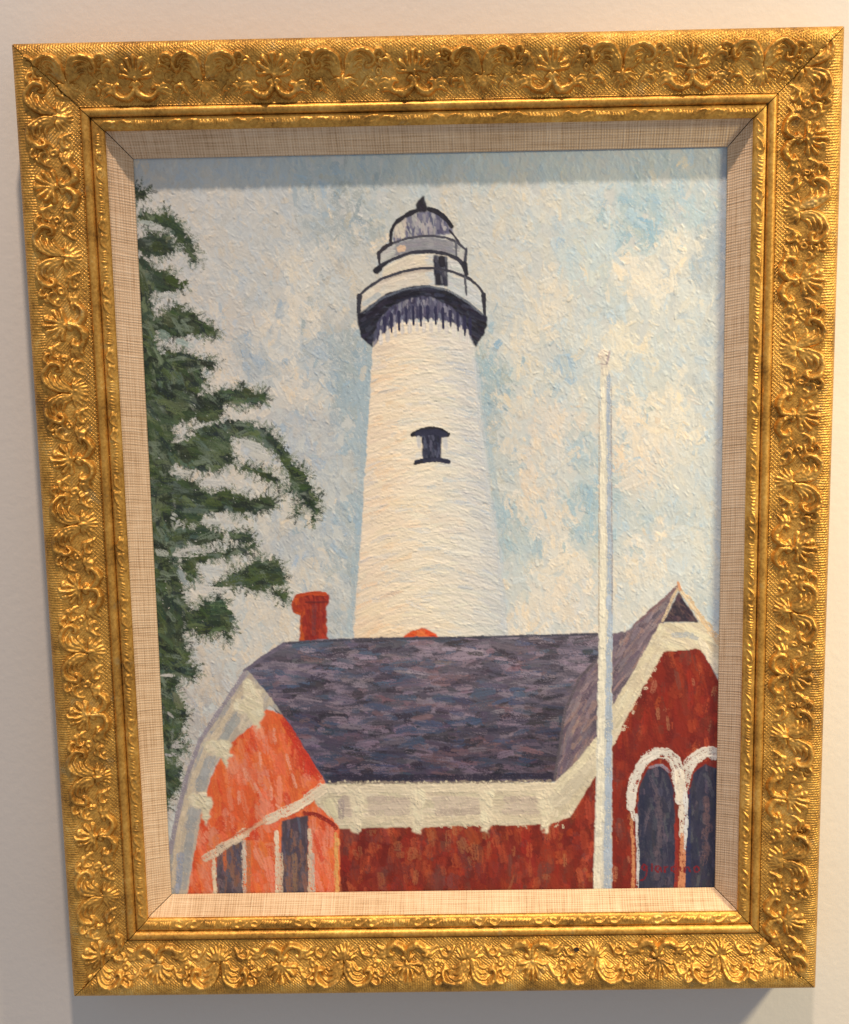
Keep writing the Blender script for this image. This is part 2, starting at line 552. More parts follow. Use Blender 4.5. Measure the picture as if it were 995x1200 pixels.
def make_c_scroll(sgn):
    r = Relief(-32 if sgn < 0 else -1, 1 if sgn < 0 else 32, F0 + 2, F0 + 21)
    r.fat = 1.32
    m = lambda pts: [(a * sgn, b) for a, b in P_(pts)]
    r.strand(m([(4.2, 15), (1.6, 16.6), (0.8, 13), (2.6, 8.4), (7.5, 5.4), (13, 6.6), (16.4, 10.2), (15.4, 13.6), (12.4, 13.4)]), (1.3, 1.5, 1.7, 2.1, 2.3, 2.1, 1.8, 1.6, 1.1), (2.4, 2.6, 3.0, 3.6, 4.0, 3.6, 3.0, 2.8, 2.0))
    r.strand(m([(16, 8.2), (20.5, 9.4), (25, 6.6)]), (1.1, 1.5, 0.6), (2.0, 2.6, 1.0))
    r.strand(m([(16.5, 10.6), (21, 12.2), (26.2, 10.4)]), (1.0, 1.4, 0.6), (1.8, 2.4, 1.0))
    r.strand(m([(16.6, 12.8), (20.4, 15), (24.4, 14.6)]), (0.9, 1.2, 0.6), (1.6, 2.2, 1.0))
    return r


def make_tendril(sgn, dv):                  # small curling leaf that fills the ground between the larger motifs
    r = Relief(-2 if sgn > 0 else -16, 16 if sgn > 0 else -0 + 2, F0 + 2 + dv, F0 + 19 + dv)
    r.fat = 1.1
    m = lambda pts: [(a * sgn, b + dv) for a, b in P_(pts)]
    r.strand(m([(0.5, 6.5), (2.6, 11), (6.5, 13.6), (10.5, 12.6), (11.6, 9.6), (9.4, 8.6)]), (0.8, 1.3, 1.5, 1.4, 1.1, 0.7), (1.2, 2.2, 2.6, 2.4, 2.0, 1.2))
    r.strand(m([(3.4, 12), (4.4, 15), (7.6, 16.8)]), (0.8, 1.2, 0.6), (1.4, 2.0, 0.9))
    r.strand(m([(8.5, 13.4), (11.8, 15), (14, 13.4)]), (0.8, 1.1, 0.6), (1.4, 1.9, 0.9))
    r.strand(m([(2.2, 9.4), (5.2, 9.2), (6.6, 7)]), (0.7, 1.1, 0.6), (1.2, 1.8, 0.9))
    return r


def make_rosette():
    r = Relief(-5, 5, F0 + 15, F0 + 25)
    r.ring(0, F0 + 20, 1.9, 1.2, 2.2)
    return r


def make_leaf(k):                           # one curling leaf of the running border on the inner lip
    r = Relief(-7, 7, 16.0, 25.6)
    if k == 0:
        r.strand([(-6, 18.6), (-2.5, 21.6), (1.5, 22.4), (4, 20.6), (2.4, 19.2)], (0.7, 1.2, 1.3, 1.0, 0.6), (0.9, 1.6, 1.8, 1.4, 0.8))
        r.strand([(-1.5, 19), (1, 18.3), (5.6, 18.8)], (0.6, 0.9, 0.5), (0.8, 1.2, 0.7))
        r.strand([(2.6, 22.4), (5.2, 22.0), (6.2, 20.4)], (0.7, 0.9, 0.5), (1.0, 1.3, 0.7))
    else:
        for j in range(5):
            r.strand([(-5 + 2.2 * j, 18.2), (-3.6 + 2.2 * j, 20.6), (-3.4 + 2.2 * j, 22.8)], (0.5, 0.85, 0.5), (0.9, 1.5, 0.9))
    return r


MOTIFS = {'scroll_r': ('acanthus_scroll', make_scroll(1)), 'scroll_l': ('acanthus_scroll', make_scroll(-1)), 'spray': ('leaf_spray', make_spray()),
          'palmette': ('palmette', make_palmette()), 'c_r': ('c_scroll', make_c_scroll(1)), 'c_l': ('c_scroll', make_c_scroll(-1)),
          'tendril_r': ('tendril', make_tendril(1, 0.5)), 'tendril_l': ('tendril', make_tendril(-1, 0.5)), 'sprig_r': ('tendril', make_tendril(1, 15.5)), 'sprig_l': ('tendril', make_tendril(-1, 15.5)),
          'rosette': ('rosette', make_rosette()), 'leaf0': ('border_leaf', make_leaf(0)), 'leaf1': ('border_leaf', make_leaf(1))}
VARIANTS = {}
for k, (nm, r) in MOTIFS.items():
    VARIANTS[k] = [finish_relief(r, R1, nz=0.10 if 'leaf' in k else 0.20) for _ in range(5)]
SHARED = {}


def place(key, side, u_mm, var, base='face'):
    nm, r = MOTIFS[key]
    hin, hac = {s[0]: (s[2], s[3]) for s in SIDES}[side]
    bv, bw = (FACE_V, FACE_Wd) if base == 'face' else (LIP_V, LIP_Wd)
    thr = 0.22
    reach = max(abs(r.u[0] + u_mm) - hin * 1000 - r.v[0], abs(r.u[-1] + u_mm) - hin * 1000 - r.v[0])
    if reach < -0.5:
        if (key, var) not in SHARED:
            SHARED[(key, var)] = relief_mesh(nm, r, VARIANTS[key][var], bv, bw, 10.0, 0, 0.0)
        me = SHARED[(key, var)]
    else:
        me = relief_mesh(nm, r, VARIANTS[key][var], bv, bw, hin, hac, u_mm)
    if me is None or len(me.polygons) < 6:
        return
    o = bpy.data.objects.new(nm, me)
    link(o, rails[side])
    o.location = (u_mm / 1000, 0, hac)


PERIOD = 103.5
# offset of a cartouche centre along each rail (u runs left to right with the outer edge up)
PHASE = {'top': -62.0, 'right': -42.0, 'bottom': -22.0, 'left': 18.0}
rr = random.Random(5)
for side, ang, hin, hac in SIDES:
    lim = hin * 1000 + 80
    k0 = -6
    for k in range(k0, 7):
        ua = PHASE[side] + k * PERIOD
        ub = ua + PERIOD / 2
        if abs(ua) < lim:
            for key in ('scroll_l', 'scroll_r', 'spray'):
                place(key, side, ua + rr.uniform(-0.6, 0.6), rr.randrange(5))
        if abs(ub) < lim:
            for key in ('palmette', 'c_l', 'c_r'):
                place(key, side, ub + rr.uniform(-0.6, 0.6), rr.randrange(5))
        for q, key in ((12.0, 'tendril_r'), (-12.0, 'tendril_l')):
            if abs(ua + q) < lim:
                place(key, side, ua + q, rr.randrange(5))
        for q, key in ((13.5, 'sprig_r'), (-13.5, 'sprig_l')):
            if abs(ub + q) < lim:
                place(key, side, ub + q, rr.randrange(5))
        for q in (-26.5, 26.5):
            if abs(ua + q) < lim:
                place('rosette', side, ua + q, rr.randrange(5))
    n = int((2 * hin * 1000 + 40) / 12.4)
    for i in range(n):
        u = (i - (n - 1) / 2) * 12.4
        place('leaf0' if (i // 2) % 2 == 0 else 'leaf1', side, u, rr.randrange(5), base='lip')

# small chip in the gilding of the bottom rail
cv = []
cf = []
rc = random.Random(2)
for i in range(10):
    a = i / 10 * 2 * math.pi
    q = rc.uniform(0.8, 1.15)
    cv.append((math.cos(a) * 0.0021 * q, -0.0006, math.sin(a) * 0.0031 * q * (0.75 + 0.25 * math.sin(a))))
cv.append((0, 0.0002, 0))
for i in range(10):
    cf.append((i, (i + 1) % 10, 10))
chip = mesh_obj('chip', cv, cf, HOLE, rails['bottom'])
chip.location = (-0.1105, -0.0292, H / 2 + 0.0425)

# ------------------------------------------------------------------ the canvas
canvas_parts_root = None
CW, CH = W + 0.006, H + 0.006
x0, x1 = OFFX - CW / 2, OFFX + CW / 2
z0, z1 = OFFZ - CH / 2, OFFZ + CH / 2
b = [(x, y, z) for y in (0.0006, 0.012) for (x, z) in ((x0, z0), (x1, z0), (x1, z1), (x0, z1))]
canvas = mesh_obj('canvas', b, [(0, 1, 2, 3), (7, 6, 5, 4), (1, 0, 4, 5), (2, 1, 5, 6), (3, 2, 6, 7), (0, 3, 7, 4)], CANVAS_CLOTH, root, smooth=False)
canvas['label'] = 'oil painted canvas of a white lighthouse behind red brick roofs'
bk = mesh_obj('backing_board', [(x * 1.12, y + 0.0125, z * 1.09) for (x, y, z) in [(v[0], 0.0 if i < 4 else 0.004, v[2]) for i, v in enumerate(b)]],
              [(0, 1, 2, 3), (7, 6, 5, 4), (1, 0, 4, 5), (2, 1, 5, 6), (3, 2, 6, 7), (0, 3, 7, 4)], BACKING, root, smooth=False)

# ------------------------------------------------------------------ the oil painting: brush strokes laid on a fine relief sheet
# shapes are drawn on a sketch grid; SK maps sketch units to metres on the canvas
SK = np.array([[6.4750282312e-04, -1.1396717038e-05, -3.2322571920e-01], [-1.0643904691e-05, -6.5836512839e-04, 4.1762360375e-01], [6.9669593343e-06, -9.8072930511e-05, 1.0]])
SKI = np.linalg.inv(SK)
NX = 736
CELL = CW / (NX - 1)
NY = int(round(CH / CELL)) + 1
gx = x0 + np.arange(NX) * CELL
gz = z1 - np.arange(NY) * CELL
GX, GZ = np.meshgrid(gx, gz)
den = SKI[2, 0] * GX + SKI[2, 1] * GZ + SKI[2, 2]
PX = (SKI[0, 0] * GX + SKI[0, 1] * GZ + SKI[0, 2]) / den
PY = (SKI[1, 0] * GX + SKI[1, 1] * GZ + SKI[1, 2]) / den
CC = np.zeros((NY, NX, 3), np.float32)
HH = np.zeros((NY, NX), np.float32)
LAB = np.zeros((NY, NX), np.int32)
REGIONS = []
rng = np.random.default_rng(11)
EDGE = [value_noise((NY, NX), c, rng).astype(np.float32) for c in (2.2, 5.0, 12.0)]
FINE = rng.standard_normal((NY, NX)).astype(np.float32)
BR = np.array([np.convolve(rng.standard_normal(40), [0.3, 0.5, 0.3], 'same') for _ in range(64)]).astype(np.float32)


def region(name, label=None):
    REGIONS.append((name, label))
    return len(REGIONS) - 1


def to_grid(px, py):
    d = SK[2, 0] * px + SK[2, 1] * py + SK[2, 2]
    x = (SK[0, 0] * px + SK[0, 1] * py + SK[0, 2]) / d
    z = (SK[1, 0] * px + SK[1, 1] * py + SK[1, 2]) / d
    return (x - x0) / CELL, (z1 - z) / CELL


def srgb(c):
    c = np.asarray(c, np.float32) / 255.0 * np.array((0.95, 0.925, 0.875), np.float32)     # even warm colour correction on every mixed colour
    return np.where(c <= 0.04045, c / 12.92, ((c + 0.055) / 1.055) ** 2.4)


def poly_mask(pts, rough=1.0, rough2=0.0):
    """inside test on the sketch grid, with a hand-painted wavering edge"""
    X = PX + rough * EDGE[1] + rough2 * EDGE[0]
    Y = PY + rough * np.roll(EDGE[1], 37, 0) + rough2 * np.roll(EDGE[0], 51, 1)
    P = np.asarray(pts, float)
    lo = P.min(0) - 14; hi = P.max(0) + 14
    sel = (PX > lo[0]) & (PX < hi[0]) & (PY > lo[1]) & (PY < hi[1])
    x = X[sel]; y = Y[sel]
    ins = np.zeros(x.shape, bool)
    n = len(P)
    for i in range(n):
        ax, ay = P[i]; bx, by = P[(i + 1) % n]
        if ay == by:
            continue
        c = ((ay > y) != (by > y)) & (x < (bx - ax) * (y - ay) / (by - ay) + ax)
        ins ^= c
    out = np.zeros(PX.shape, np.float32)
    out[sel] = ins
    return out


def soften(m, n=1):
    ys, xs = np.where(m > 0)
    if len(ys) == 0:
        return m
    a, b2, c, d = max(ys.min() - 4, 0), ys.max() + 5, max(xs.min() - 4, 0), xs.max() + 5
    m = m.copy()
    m[a:b2, c:d] = blur(m[a:b2, c:d], n)
    return m


def stroke(px, py, ang, L, Wd, col, op=1.0, hgt=0.2, curv=0.0, dry=0.0, clip=None, lab=None, streak=0.07, rag=0.16):
    """one loaded-brush stroke; lengths in sketch units, hgt in mm, col linear rgb"""
    cx, cy = to_grid(px, py)
    k = 1.06
    L *= k; Wd *= k
    R = 0.5 * math.hypot(L, Wd) + abs(curv) * L + 2
    i0, i1 = max(int(cy - R), 0), min(int(cy + R) + 2, NY)
    j0, j1 = max(int(cx - R), 0), min(int(cx + R) + 2, NX)
    if i1 <= i0 or j1 <= j0:
        return
    ca, sa = math.cos(ang), math.sin(ang)
    dy = (np.arange(i0, i1) - cy)[:, None]
    dx = (np.arange(j0, j1) - cx)[None, :]
    s = dx * ca + dy * sa
    t = dy * ca - dx * sa
    if curv:
        t = t - curv * (s * s / L - L * 0.08)
    en = EDGE[0][i0:i1, j0:j1]
    tn = np.abs(t) / (Wd * 0.5) + rag * en
    sn = np.abs(s) / (L * 0.5) + 0.75 * rag * EDGE[1][i0:i1, j0:j1]
    q = tn ** 2 + sn ** 4
    a = np.clip((1.05 - q) * (0.22 * Wd + 0.8), 0, 1)
    row = BR[int(rng.integers(64))]
    b = row[np.clip(((t / Wd + 0.5) * 16 + 12).astype(np.int32), 0, 39)]
    if dry > 0:
        thr = dry * (0.35 + 0.65 * np.clip(s / L + 0.5, 0, 1))
        a = a * np.clip((0.5 + 0.45 * b + 0.30 * FINE[i0:i1, j0:j1] - thr + 0.15) * 4, 0, 1)
    if clip is not None:
        a = a * clip[i0:i1, j0:j1]
    a = a * op
    if a.max() < 0.02:
        return
    col = np.asarray(col, np.float32)
    cc = col[None, None, :] * (1 + streak * b)[..., None]
    a3 = a[..., None]
    CC[i0:i1, j0:j1] = CC[i0:i1, j0:j1] * (1 - a3) + cc * a3
    ridge = np.clip(tn, 0, 1) ** 4 * 0.5
    hl = hgt * (0.55 + 0.30 * b + ridge) * (0.75 + 0.25 * np.clip(s / L * 2, -1, 1))
    HH[i0:i1, j0:j1] = HH[i0:i1, j0:j1] * (1 - 0.75 * a) + a * (hl + 0.25 * HH[i0:i1, j0:j1])
    if lab is not None:
        sub = LAB[i0:i1, j0:j1]
        sub[a > 0.45] = lab


def line(pts, Wd, col, hgt=0.25, lab=None, op=1.0, dry=0.0, jit=0.0, clip=None, seg=11.0, jc=0.05):
    """a drawn line made of overlapping short strokes"""
    P = np.array(pts, float)
    wds = Wd if isinstance(Wd, (list, tuple)) else (Wd, Wd)
    seg = max(seg, 1.9 * max(wds)) if len(pts) > 1 and max(wds) > 3 else seg
    d = np.r_[0, np.cumsum(np.hypot(*np.diff(P, axis=0).T))]
    n = max(2, int(d[-1] / (seg * 0.55)))
    e_ = min(0.36 * seg, 0.45 * d[-1])
    tt = np.linspace(e_, d[-1] - e_, n)
    X = np.interp(tt, d, P[:, 0]); Y = np.interp(tt, d, P[:, 1])
    for i in range(n):
        a = (min(i + 1, n - 1), max(i - 1, 0))
        ang = math.atan2(Y[a[0]] - Y[a[1]], X[a[0]] - X[a[1]])
        wv = 1.3 * (wds[0] + (wds[-1] - wds[0]) * i / max(n - 1, 1))
        c = np.asarray(col) * (1 + jc * rng.standard_normal())
        stroke(X[i] + jit * rng.standard_normal(), Y[i] + jit * rng.standard_normal(), ang, seg * rng.uniform(0.9, 1.3), wv * rng.uniform(0.85, 1.15), c, op, hgt, 0, dry * rng.uniform(0.1, 0.9), clip, lab, 0.09, 0.07)


def fill_strokes(mask, n, palette, ang, L, Wd, lab, hgt=0.2, op=0.95, dry=0.0, curv=0.0, base=None, jc=0.06, weights=None, clip_soft=1, streak=0.07):
    """cover a masked shape with strokes; palette is a list of sRGB colours or a function (x, y) -> sRGB"""
    ys, xs = np.where(mask > 0.5)
    if len(ys) == 0:
        return
    clip = soften(mask, clip_soft) if clip_soft >= 0 else broken(mask)
    if base is not None:
        a3 = clip[..., None]
        CC[:] = CC * (1 - a3) + srgb(base)[None, None] * a3
        LAB[clip > 0.5] = lab
        HH[:] = HH * (1 - 0.6 * clip) + 0.08 * clip
    pick = rng.integers(0, len(ys), n)
    for i in pick:
        px, py = PX[ys[i], xs[i]], PY[ys[i], xs[i]]
        if callable(palette):
            c = np.asarray(palette(px, py), float)
        else:
            c = np.asarray(palette[rng.choice(len(palette), p=weights)], float)
        c = srgb(np.clip(c * (1 + jc * rng.standard_normal() * 0.5) + jc * 30 * rng.standard_normal(3), 3, 250))
        an = ang(px, py) if callable(ang) else ang
        cv_ = curv(px, py) if callable(curv) else curv
        stroke(px, py, an + 0.18 * rng.standard_normal(), L * rng.uniform(0.4, 1.8), Wd * rng.uniform(0.5, 1.6), c, op * rng.uniform(0.6, 1.0), hgt * rng.uniform(0.6, 1.4), cv_, dry * rng.uniform(0.4, 1.2), clip, lab, streak)


def broken(mask, n=7):
    m = soften(mask, n)
    return np.clip((m - 0.46 + 0.16 * EDGE[0] + 0.13 * np.clip(FINE, -1.4, 1.4) + 0.06 * EDGE[1]) * 5, 0, 1) * (m > 0.02)


def Z(pts, ox, oy, s):
    return [(ox + a / s, oy + b_ / s) for a, b_ in pts]


# ---- sky
SKY = region('painted_sky', 'painted pale blue and cream clouded sky')
SKY_PTS = np.array([
    (170, 200, 198, 202, 206), (230, 200, 196, 204, 212), (300, 195, 190, 204, 216), (370, 195, 176, 200, 218), (430, 195, 172, 198, 216), (500, 195, 182, 204, 218), (570, 195, 186, 208, 222), (640, 195, 192, 212, 224), (710, 195, 190, 210, 226), (780, 195, 178, 204, 226), (840, 195, 176, 196, 218),
    (200, 230, 204, 204, 204), (250, 250, 206, 206, 206), (250, 300, 206, 206, 206), (300, 240, 204, 206, 208), (300, 330, 192, 202, 214), (280, 370, 208, 204, 203), (330, 265, 196, 204, 212), (375, 250, 184, 200, 214), (390, 290, 224, 218, 210), (365, 312, 222, 218, 210), (320, 400, 226, 218, 208), (350, 375, 224, 217, 208), (395, 340, 202, 210, 216),
    (298, 420, 160, 186, 216), (312, 425, 164, 188, 216), (372, 418, 168, 192, 218), (340, 452, 222, 214, 207), (262, 428, 218, 210, 204), (290, 460, 220, 212, 206), (330, 500, 188, 196, 210), (372, 520, 178, 190, 210), (398, 560, 182, 194, 210), (352, 600, 218, 211, 203), (395, 622, 168, 190, 217), (350, 640, 182, 194, 212), (362, 682, 222, 213, 204), (335, 720, 219, 210, 202), (398, 705, 190, 198, 210),
    (240, 780, 207, 198, 194), (262, 740, 222, 212, 203), (215, 840, 190, 184, 188), (300, 690, 221, 213, 205), (240, 640, 208, 206, 205), (230, 560, 212, 208, 206), (225, 345, 206, 204, 204), (220, 520, 214, 208, 205),
    (410, 240, 152, 178, 196), (385, 262, 164, 184, 198), (400, 270, 158, 182, 200), (430, 230, 186, 200, 208), (400, 310, 188, 194, 200), (415, 330, 198, 202, 204), (400, 370, 188, 194, 200), (388, 412, 164, 186, 204), (424, 425, 148, 180, 205), (426, 470, 152, 184, 210), (415, 520, 160, 188, 212), (410, 600, 156, 186, 212), (408, 660, 160, 186, 210), (405, 725, 178, 192, 208), (405, 560, 184, 196, 208),
    (470, 225, 198, 206, 208), (530, 235, 205, 208, 206), (560, 262, 203, 208, 210), (600, 240, 208, 210, 206), (590, 300, 202, 208, 212), (565, 330, 206, 209, 208), (595, 350, 202, 208, 212), (572, 425, 152, 188, 212), (585, 385, 192, 204, 212), (603, 402, 228, 218, 204), (570, 470, 150, 184, 210), (575, 500, 160, 188, 212), (602, 480, 218, 214, 207), (612, 512, 218, 208, 198), (600, 560, 180, 198, 213), (588, 600, 160, 192, 216), (592, 640, 164, 194, 216), (612, 580, 232, 216, 202), (605, 650, 190, 207, 218), (620, 720, 228, 218, 210), (600, 700, 200, 208, 214),
    (630, 232, 218, 218, 212), (652, 270, 182, 206, 226), (640, 250, 214, 217, 213), (700, 252, 188, 212, 228), (675, 235, 200, 215, 224), (752, 250, 160, 200, 228), (790, 242, 166, 202, 228), (762, 272, 142, 192, 226), (786, 288, 229, 224, 213), (757, 322, 229, 224, 215), (830, 300, 164, 188, 214), (838, 380, 172, 192, 214), (640, 330, 224, 218, 208), (682, 310, 188, 212, 228), (620, 300, 206, 212, 214), (720, 370, 184, 207, 226), (652, 422, 166, 196, 223), (622, 425, 218, 217, 211), (690, 400, 205, 214, 220), (735, 395, 230, 223, 206), (725, 410, 228, 222, 208), (760, 430, 192, 209, 222), (800, 400, 198, 211, 222), (808, 370, 206, 215, 220), (830, 450, 184, 200, 218),
    (620, 505, 226, 210, 199), (650, 500, 222, 212, 206), (680, 450, 192, 209, 223), (690, 532, 160, 194, 223), (772, 482, 230, 221, 207), (742, 512, 228, 217, 206), (760, 550, 225, 212, 202), (690, 590, 148, 190, 223), (695, 610, 156, 194, 223), (800, 560, 206, 212, 217), (832, 560, 188, 202, 216), (780, 600, 182, 204, 225), (732, 612, 178, 202, 224), (642, 600, 218, 211, 207), (622, 560, 224, 208, 198), (660, 560, 204, 210, 218), (652, 660, 228, 218, 208), (762, 642, 225, 218, 212), (800, 650, 204, 214, 224), (832, 650, 192, 206, 218), (672, 702, 223, 214, 210), (735, 680, 218, 213, 208), (745, 705, 204, 212, 221), (832, 705, 178, 198, 218), (660, 735, 226, 217, 211)], float)


def sky_col(x, y, s=16.0):
    d = (SKY_PTS[:, 0] - x) ** 2 + (SKY_PTS[:, 1] - y) ** 2
    wgt = np.exp(-(d - d.min()) / (2 * s * s)) / (d + 60.0)
    c = (SKY_PTS[:, 2:] * wgt[:, None]).sum(0) / wgt.sum()
    if rng.random() < 0.16:
        w2 = np.exp(-(d - d.min()) / (2 * 42.0 ** 2))
        c = SKY_PTS[rng.choice(len(SKY_PTS), p=w2 / w2.sum()), 2:].copy()
    elif rng.random() < 0.35:
        c = SKY_PTS[rng.choice(len(SKY_PTS), p=wgt / wgt.sum()), 2:].copy()
    c = c.mean() + 0.60 * (c - c.mean())
    return c + (5.5 * rng.standard_normal() + 2.0) * np.array((1.0, 0.2, -0.8)) + 4.0 * rng.standard_normal()


CC[:] = srgb((204, 208, 212))
HH[:] = 0.1
full = np.ones((NY, NX), np.float32)
for n_, L_, W_, h_ in ((2400, 34, 15, 0.22), (5200, 19, 7.5, 0.25), (6500, 11, 3.6, 0.46)):
    for _ in range(n_):
        px = rng.uniform(150, 862); py = rng.uniform(168, 960)
        if py > 770 and px > 300:
            continue
        c = srgb(np.clip(sky_col(px, py), 0, 250))
        an = (1.15 if rng.random() < 0.6 else 1.9) + 0.45 * rng.standard_normal()
        stroke(px, py, an, L_ * rng.uniform(0.5, 1.4), W_ * rng.uniform(0.6, 1.4), c, rng.uniform(0.45, 0.95), h_ * rng.uniform(0.4, 1.7), rng.uniform(-0.2, 0.2), rng.uniform(0, 0.35), None, SKY, 0.035)
# a few decided dabs
for (px, py, an, L_, W_, c) in ((762, 272, 1.5, 34, 9, (140, 190, 225)), (785, 284, 1.35, 30, 11, (230, 226, 216)), (790, 296, 1.7, 22, 10, (228, 223, 212)), (757, 318, 1.2, 30, 14, (229, 224, 214)), (763, 330, 0.6, 18, 9, (229, 224, 214)),
                                (733, 396, 1.5, 34, 15, (230, 223, 207)), (722, 402, 1.5, 26, 13, (228, 221, 207)), (690, 588, 1.6, 34, 7, (146, 188, 222)), (694, 612, 1.6, 30, 7, (152, 190, 222)), (300, 420, 0.5, 26, 8, (158, 184, 216)), (376, 414, 0.9, 24, 9, (166, 190, 217)),
                                (572, 428, 1.9, 30, 8, (150, 187, 212)), (571, 474, 1.5, 30, 8, (150, 184, 210)), (590, 606, 1.5, 30, 8, (160, 192, 216)), (596, 636, 1.3, 24, 8, (162, 194, 216)), (605, 402, 0.9, 22, 12, (230, 219, 204))):
    stroke(px, py, an, L_, W_, srgb(np.mean(c) + 0.75 * (np.asarray(c) - np.mean(c))), 0.7, 0.3, 0.05, 0.3, None, SKY)
# blue contour beside the tower
line([(434, 415), (428, 500), (422, 590), (416, 670), (410, 742)], (6, 8), srgb((168, 188, 204)), 0.2, SKY, 0.4, 0.2, 0.8)
line([(560, 420), (566, 480), (572, 520), (584, 600), (588, 640)], (6, 6), srgb((170, 190, 206)), 0.2, SKY, 0.4, 0.3, 1.0)

# ---- lighthouse tower
TOWER = region('painted_lighthouse_tower', 'painted white lighthouse shaft with a small dark window')
tp = [(440, 378), (437, 420), (433, 480), (428, 560), (423, 640), (418, 700), (415, 749), (592, 748), (588, 690), (582, 636), (575, 590), (568, 545), (560, 470), (556, 425), (555, 378)]
tm = poly_mask(tp, 0.7)


def tower_frac(x, y):
    l = np.interp(y, [378, 480, 560, 640, 749], [440, 433, 428, 423, 415]); r = np.interp(y, [378, 470, 545, 636, 748], [555, 560, 568, 582, 592])
    return (x - l) / (r - l)


def tower_col(x, y):
    f = tower_frac(x, y)
    c = np.array([np.interp(f, [0, 0.12, 0.4, 0.62, 0.85, 1.0], v) for v in ((236, 240, 240, 232, 218, 202), (220, 222, 228, 225, 216, 205), (205, 202, 212, 215, 216, 213))])
    if y > 690:
        c = c + np.array((2, -6, -14)) * (y - 690) / 60 * max(0, 1 - f * 1.3)
    if rng.random() < 0.10:
        c = c + np.array((-22, -12, 2))
    if rng.random() < 0.12:
        c = c + np.array((4, -8, -18)) * (1 - f)
    return c


def tower_ang(x, y):
    return (tower_frac(x, y) - 0.5) * (0.75 + 0.0008 * (y - 500))


fill_strokes(tm, 1700, tower_col, tower_ang, 36, 8.5, TOWER, 0.42, 0.9, 0.12, 0.12, base=(234, 222, 210), jc=0.03, streak=0.04)
fill_strokes(tm, 700, tower_col, tower_ang, 20, 4.2, TOWER, 0.50, 0.9, 0.2, 0.1, jc=0.035, streak=0.04)
# soft right edge
line([(557, 420), (563, 500), (572, 570), (582, 640), (590, 700), (592, 745)], (5, 6), srgb((196, 202, 214)), 0.2, TOWER, 0.55, 0.3, 0.8)

# ---- tower window
NAVY, BLK, SLATE = srgb((50, 52, 76)), srgb((42, 41, 52)), srgb((70, 74, 100))
zw = lambda p: Z(p, 390, 430, 3.6375)
WIN = region('painted_tower_window', 'painted dark window with arched hood on the lighthouse shaft')
wm = poly_mask(zw([(378, 285), (464, 288), (461, 395), (384, 395)]), 0.4)
fill_strokes(wm, 60, [(52, 54, 80), (40, 42, 62), (88, 92, 118), (60, 62, 84)], 1.55, 12, 3, WIN, 0.3, base=(48, 50, 74))
line(zw([(338, 292), (360, 278), (395, 268), (430, 266), (462, 274), (488, 290)]), (5, 6), BLK, 0.4, WIN)
line(zw([(352, 288), (400, 278), (440, 278), (478, 290)]), 6.0, NAVY, 0.35, WIN)
line(zw([(356, 406), (385, 400), (420, 396), (460, 397), (492, 404)]), 5.0, NAVY, 0.3, WIN)
line(zw([(350, 412), (380, 404)]), 3.2, BLK, 0.3, WIN)
line(zw([(365, 300), (368, 340)]), 4, srgb((205, 205, 212)), 0.25, TOWER, 0.7)
line(zw([(478, 306), (482, 350)]), 5, srgb((206, 208, 218)), 0.25, TOWER, 0.7)

# ---- lantern
zl = lambda p: Z(p, 380, 200, 4.146)
LANT = region('painted_lantern_room', 'painted dark and white lantern room and gallery of the lighthouse')
# corbel band and gallery underside
cm = poly_mask(zl([(236, 800), (262, 705), (335, 640), (430, 595), (530, 595), (635, 650), (705, 720), (730, 800), (728, 850), (700, 790), (620, 735), (520, 722), (430, 722), (350, 745), (285, 795), (240, 860)]), 0.5)
fill_strokes(cm, 160, [(62, 62, 92), (88, 88, 118), (48, 46, 72), (120, 122, 148), (150, 150, 168)], lambda x, y: 1.57 + (496 - x) * 0.004, 12, 3, LANT, 0.3, base=(84, 84, 112))
dm = poly_mask(zl([(157, 700), (200, 650), (300, 598), (400, 566), (500, 556), (600, 582), (700, 640), (790, 712), (788, 770), (735, 860), (718, 800), (690, 735), (620, 664), (520, 610), (430, 612), (330, 655), (270, 715), (240, 785), (236, 858), (180, 805)]), 0.5)


def gal_ang(x, y):
    return (x - 496) * 0.0075


fill_strokes(dm, 260, [(36, 34, 48), (48, 48, 66), (28, 26, 36), (60, 64, 84), (40, 40, 58)], gal_ang, 16, 4, LANT, 0.4, base=(38, 36, 50))
for i, tx in enumerate((292, 325, 362, 398, 432, 468, 502, 540, 576, 612, 648, 682, 708)):
    ty = 735 + 0.0013 * (tx - 490) ** 2
    line(zl([(tx, ty - 74), (tx + 2, ty - 2 + 10 * (i % 3))]), (3.4, 2.4), srgb((48, 48, 80)), 0.35, LANT)
for i, tx in enumerate((275, 308, 345, 380, 415, 450, 485, 520, 558, 595, 630, 665, 695)):
    ty = 748 + 0.0013 * (tx - 490) ** 2
    line(zl([(tx, ty - 30), (tx, ty + 30)]), (2.4, 4.0), srgb((214, 210, 212)), 0.35, TOWER, 0.85)
# gallery deck wall
gm = poly_mask(zl([(165, 640), (180, 605), (270, 540), (400, 492), (520, 480), (610, 492), (700, 530), (775, 605), (785, 690), (700, 632), (600, 578), (500, 552), (400, 562), (300, 594), (172, 690)]), 0.4)
fill_strokes(gm, 150, lambda x, y: (222, 214, 204) if x < 505 else (200, 206, 214), gal_ang, 14, 5, LANT, 0.35, base=(216, 212, 206), jc=0.05)
line(zl([(190, 650), (270, 600)]), 5, srgb((188, 196, 204)), 0.25, LANT, 0.8)
